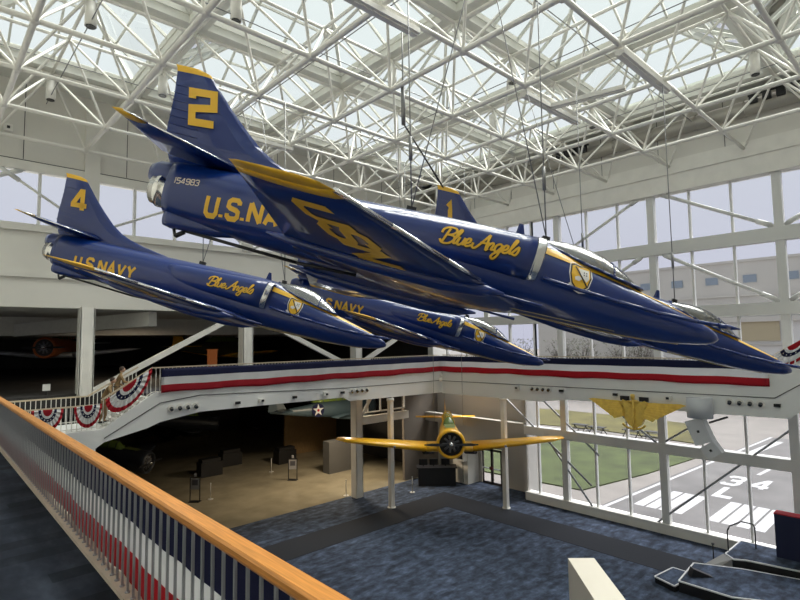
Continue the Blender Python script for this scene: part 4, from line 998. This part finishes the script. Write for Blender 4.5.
# dim aircraft of the lower hall and gallery
GB = mat('blue grey aircraft paint', (.05, .08, .10), .4); DG = mat('dark aircraft paint', (.03, .035, .045), .4); OL = mat('olive aircraft', (.06, .06, .03), .5)
h1 = prop_plane('exhibit_aircraft', 10.4, 9.0, GB, GB, 'blue grey propeller aircraft with white star hanging in the lower hall', star=True, detail=False)
h1.location = (27.9, 33.6, 4.45); h1.rotation_euler = (0, 0, rad(174))
hs = MB()  # star roundel on the wall of the fuselage side facing the atrium
for k_, (x, y, rz, bm_, l) in enumerate(((12.0, 38, 2.3, DG, 'dark parked propeller aircraft in the lower hall, left side'), (22.5, 51, 2.9, DG, 'dark parked propeller aircraft deep in the lower hall'))):
    o = prop_plane('exhibit_aircraft', 11.0, 9.0, bm_, bm_, l, detail=False); o.location = (x, y, 1.7); o.rotation_euler = (0, rad(-8), rz)
g1 = prop_plane('gallery_aircraft', 11.0, 9.0, OL, TYEL, 'olive and yellow winged aircraft in the dark upper gallery behind the bridge', detail=False); g1.location = (23.5, 46, 9.2); g1.rotation_euler = (0, 0, rad(200))
g2 = prop_plane('gallery_aircraft', 10.0, 8.0, mat('orange fabric', (.45, .12, .03), .5), GREYM, 'orange and grey aircraft in the dark upper gallery at far left', detail=False); g2.location = (6.0, 40, 9.6); g2.rotation_euler = (0, 0, rad(60))
tag(MB().box(16.2, 38.5, 7.6, 16.8, 38.9, 9.2).box(16.15, 38.45, 9.2, 16.85, 38.95, 9.25).build('display_case', mat('orange lit case', (.25, .08, .03), .5, emit=(1, .3, .08), estr=.06)), 'small glowing orange display case in the dark upper gallery', 'display case')
for i, (x, y) in enumerate(((15.5, 38), (18, 40), (21.5, 37.5))):
    tag(MB().box(x, y, 0, x+1.6, y+.9, 1.0).box(x+.1, y+.1, 1.0, x+1.5, y+.8, 1.25).build('exhibit_case', DARK), ('low dark exhibit case in the lower hall, leftmost of three', 'low dark exhibit case in the lower hall, middle of three', 'low dark exhibit case in the lower hall, rightmost of three')[i], 'display case')
tag(MB().box(22.6, 32.2, .0, 24.6, 33.0, 2.3).box(24.6, 32.2, 0, 25.5, 32.9, 2.2, 1).build('display_board', [mat('grey panel', (.10, .10, .10), .6), DG]), 'grey and dark display board on the tan floor below the star marked aircraft', 'panel')
struct('wall_wood', MB().box(23.5, 40, 0, 28.9, 40.2, 3.6), mat('tan wood panel', (.22, .14, .06), .6, var=.2, scale=3, stretch=(6, 1, 1)), 'tan panelled wall at the back of the lower hall', cat='wall')
# unseen area lights added to brighten the dark halls, no fixtures
for x, y, z, e, l in ((22, 29.5, 6.2, 300, 'lower'), (16, 30, 6.2, 90, 'lower'), (10, 33, 10.8, 60, 'upper')):
    ld = bpy.data.lights.new('hall_fill', 'AREA'); ld.energy = e; ld.size = 1.2; ld.color = (1, .8, .55); lo = bpy.data.objects.new('hall_fill', ld); COL.objects.link(lo); lo.location = (x, y, z)

# ================================================================== PEOPLE on the left stair
def person(name, loc, rz, label, lean=0., arm=1.0, hair=(.05, .03, .02)):
    r = empty(name, loc, label, 'person', rz=rz)
    J = {'pel': (0, 0, .95), 'ab': (.02, 0, 1.12), 'ch': (.06+lean, 0, 1.35), 'nk': (.09+lean*1.3, 0, 1.52), 'hd': (.11+lean*1.4, 0, 1.60),
         'sl': (.07+lean, .19, 1.42), 'el': (.05+lean, .27, 1.15), 'wl': (.25+lean, .27, .98), 'sr': (.07+lean, -.19, 1.42), 'er': (.20+lean, -.26, 1.18*arm+.0), 'wr': (.46+lean, -.24, 1.15),
         'hl': (0, .10, .90), 'kl': (.10, .11, .50), 'al': (.0, .11, .08), 'fl': (.15, .12, .05), 'hr': (0, -.10, .90), 'kr': (.03, -.11, .48), 'ar': (-.12, -.11, .08), 'fr': (.03, -.12, .04)}
    E_ = [('pel','ab'),('ab','ch'),('ch','nk'),('nk','hd'),('ch','sl'),('sl','el'),('el','wl'),('ch','sr'),('sr','er'),('er','wr'),('pel','hl'),('hl','kl'),('kl','al'),('al','fl'),('pel','hr'),('hr','kr'),('kr','ar'),('ar','fr')]
    Rr = {'pel': .15, 'ab': .135, 'ch': .15, 'nk': .06, 'hd': .06, 'sl': .07, 'el': .048, 'wl': .035, 'sr': .07, 'er': .048, 'wr': .035, 'hl': .1, 'kl': .065, 'al': .045, 'fl': .04, 'hr': .1, 'kr': .065, 'ar': .045, 'fr': .04}
    ks = list(J); me = bpy.data.meshes.new('body'); me.from_pydata([J[k] for k in ks], [(ks.index(a), ks.index(b)) for a, b in E_], [])
    me.materials.append(KHAKI)
    o = bpy.data.objects.new('body', me); COL.objects.link(o); o.parent = r
    md = o.modifiers.new('skin', 'SKIN')
    for i, k in enumerate(ks): me.skin_vertices[0].data[i].radius = (Rr[k], Rr[k]*(.8 if k in ('pel', 'ab', 'ch') else 1))
    me.skin_vertices[0].data[0].use_root = True
    o.modifiers.new('sub', 'SUBSURF').levels = 2; o.modifiers['sub'].render_levels = 2; md.use_smooth_shade = True
    h = Vector(J['hd'])+Vector((.02, 0, .10))
    hd = MB().sphere((0, 0, 0), .105, 16, sc=(1.0, .78, 1.18)); 
    hd.sphere((.105, 0, -.015), .022, 8, sc=(1, .7, 1.2)).sphere((0, .083, -.01), .025, 8, sc=(.7, .4, 1.2)).sphere((0, -.083, -.01), .025, 8, sc=(.7, .4, 1.2))
    ho = hd.build('head', SKIN, r); ho.location = h
    MB().sphere((.092, .035, .015), .012, 8).sphere((.092, -.035, .015), .012, 8).build('eyes', DARK, ho)
    MB().sphere((-.02, 0, .035), .108, 14, sc=(1.0, .84, 1.05)).build('hair', mat('dark hair', hair, .8), ho)
    for side, wpt, dr_ in (('l', 'wl', (1, .1, -.5)), ('r', 'wr', (1, .1, 0))):
        hm = MB(); p = Vector(J[wpt]); d = Vector(dr_).normalized(); sd_ = d.cross(Vector((0, 0, 1))).normalized(); up_ = sd_.cross(d)
        hm.bar(p, p+d*.10, .075, .03)
        for k in range(4): 
            b0 = p+d*.095+sd_*(-.028+.019*k); lnk = (.065, .075, .07, .055)[k]; hm.tube(b0, b0+d*lnk*.55-up_*.008, .009, n=6).tube(b0+d*lnk*.55-up_*.008, b0+d*lnk*.8-up_*.035, .008, n=6)
        b0 = p+d*.03-sd_*.035; hm.tube(b0, b0+d*.045-sd_*.03, .011, n=6).tube(b0+d*.045-sd_*.03, b0+d*.075-sd_*.025-up_*.015, .009, n=6)
        hm.build('hand', SKIN, r)
    MB().path([(.03+lean*.2, .14*math.cos(t), 1.02) if False else (.0+.135*math.cos(t), .15*math.sin(t), 1.0) for t in [2*PI*i/16 for i in range(17)]], .018).build('belt', BLACK, r)
    for yy, xx in ((.12, .08), (-.12, -.05)): MB().sphere((xx, yy, .05), .055, 10, sc=(2.2, .9, .9)).build('shoe', BLACK, r)
    return r
person('person', (6.35, 24.6, 6.95), rad(-5), 'person in khaki clothes climbing the left stair, arm out to the right', lean=.05)
person('person', (5.75, 24.1, 6.55), rad(-25), 'person in khaki clothes lower on the left stair, bending forward behind the first', lean=.14, hair=(.12, .08, .05))

# ================================================================== OUTSIDE
BW = mat('pale building cladding', (.52, .50, .46), .8, var=.04, scale=.2)
GW = mat('blue grey window pane', (.22, .27, .33), .3)
bo = empty('hangar_building', (95, 0, -.05), 'long pale building with small windows seen through the upper windows', 'building')
MB().box(0, -60, 0, 30, 42, 21.2).box(-.3, -60, 15.8, 0, 42, 16.1).box(-.2, -60, 21.2, 30, 42, 21.6).box(0, 42, 0, 30, 60, 18.0).build('wall', BW, bo)
for i, y in enumerate((37.8, 32.6, 27.3, 22, 16.7, 11.4, 6.1)): MB().box(-.15, y-.9, 17.9, .05, y+.9, 19.1).build('window', GW, bo)
bo2 = empty('outbuilding', (88, 0, -.05), 'low pale and tan building standing before the long hangar', 'building')
MB().box(0, -40, 0, 5, 34, 11.6).build('wall', mat('near white render', (.62, .61, .60), .8), bo2)
MB().box(-.3, 17.2, 8.9, 0, 22.0, 11.6).build('tan_door', mat('tan roller door', (.42, .36, .24), .7), bo2)
MB().box(-.6, -40, 11.6, 5, 34, 12.3).box(-.4, -40, 8.3, 0, 34, 8.5).build('roof_edge', BW, bo2)
TW = mat('bare branches', (.10, .085, .07), .9); TL = mat('grey green foliage', (.13, .13, .10), .95)
random.seed(3)
def tree(x, y, h, label):
    r = empty('bare_tree', (x, y, 0), label, 'tree', 'bare trees beyond the lawn')
    mb = MB().tube((0, 0, 0), (0, 0, h*.4), .22, .14)
    for k in range(34):
        a = random.uniform(0, 2*PI); p = Vector((0, 0, h*random.uniform(.25, .5))); q = p+Vector((math.cos(a)*random.uniform(.8, 2.6), math.sin(a)*random.uniform(.8, 2.6), h*random.uniform(.15, .45)))
        mb.tube(p, q, .07, .03, n=5, cap=False)
        for m_ in range(5):
            s_ = p.lerp(q, random.uniform(.3, 1)); mb.tube(s_, s_+Vector((random.uniform(-.9, .9), random.uniform(-.9, .9), random.uniform(.1, 1))), .03, .012, n=4, cap=False)
    mb.build('branches', TW, r)
    lf_ = MB()
    for k in range(420):
        a = random.uniform(0, 2*PI); rr = random.uniform(.2, 2.9); z = h*random.uniform(.35, .98); s_ = random.uniform(.08, .2); c = Vector((rr*math.cos(a), rr*math.sin(a), z)); n1 = Vector((random.uniform(-1, 1), random.uniform(-1, 1), random.uniform(-1, 1))).normalized(); n2 = n1.orthogonal().normalized()
        lf_.add([c+n1*s_, c+n2*s_, c-n1*s_, c-n2*s_], [(0, 1, 2, 3)])
    tag(lf_.build('foliage', TL, r, fix=False), kind='stuff')
tl = ['leftmost seen', 'second from the left', 'third from the left', 'fourth from the left', 'fifth from the left', 'rightmost']
for i, (x, y) in enumerate(((78, 62), (80, 54), (82, 47.5), (79, 42), (83, 37.5), (80, 33))): tree(x, y, 9.8, 'bare grey tree outside beyond the lawn, '+tl[i])
for i, (x, y) in enumerate(((50.9, 27.6), (50.6, 25.6), (51.5, 20.4), (51.2, 22.4))):
    r = empty('picnic_bench', (x, y, -.04), 'small dark bench on the path outside, '+('left end of the row', 'second from the left', 'right end of the row', 'third from the left')[i], 'bench', 'dark benches on the path')
    MB().box(-.4, -.8, .72, .4, .8, .78).build('table_top', BLACK, r); MB().box(-.9, -.8, .42, -.65, .8, .46).build('seat', BLACK, r); MB().box(.65, -.8, .42, .9, .8, .46).build('seat', BLACK, r)
    for s_ in (-.6, .6): MB().bar((-.8, s_, 0), (.2, s_, .75), .06, .06).bar((.8, s_, 0), (-.2, s_, .75), .06, .06).build('leg', BLACK, r)
# dark interior window in the end wall behind the trainer
iw = empty('window_3', (23.0, 26.85, 5.0), 'dark interior window strip above the beam behind the trainer', 'window', kind='structure')
f = MB()
for x in (-2.2, -1.1, 0, 1.1, 2.2): f.box(x-.05, -.05, 0, x+.05, .05, 1.6)
f.box(-2.25, -.05, 0, 2.25, .05, .08).box(-2.25, -.05, 1.52, 2.25, .05, 1.6).build('window_frame', MULL, iw)
MB().box(-2.2, .0, .05, 2.2, .02, 1.55).build('glass_pane', PANE, iw)
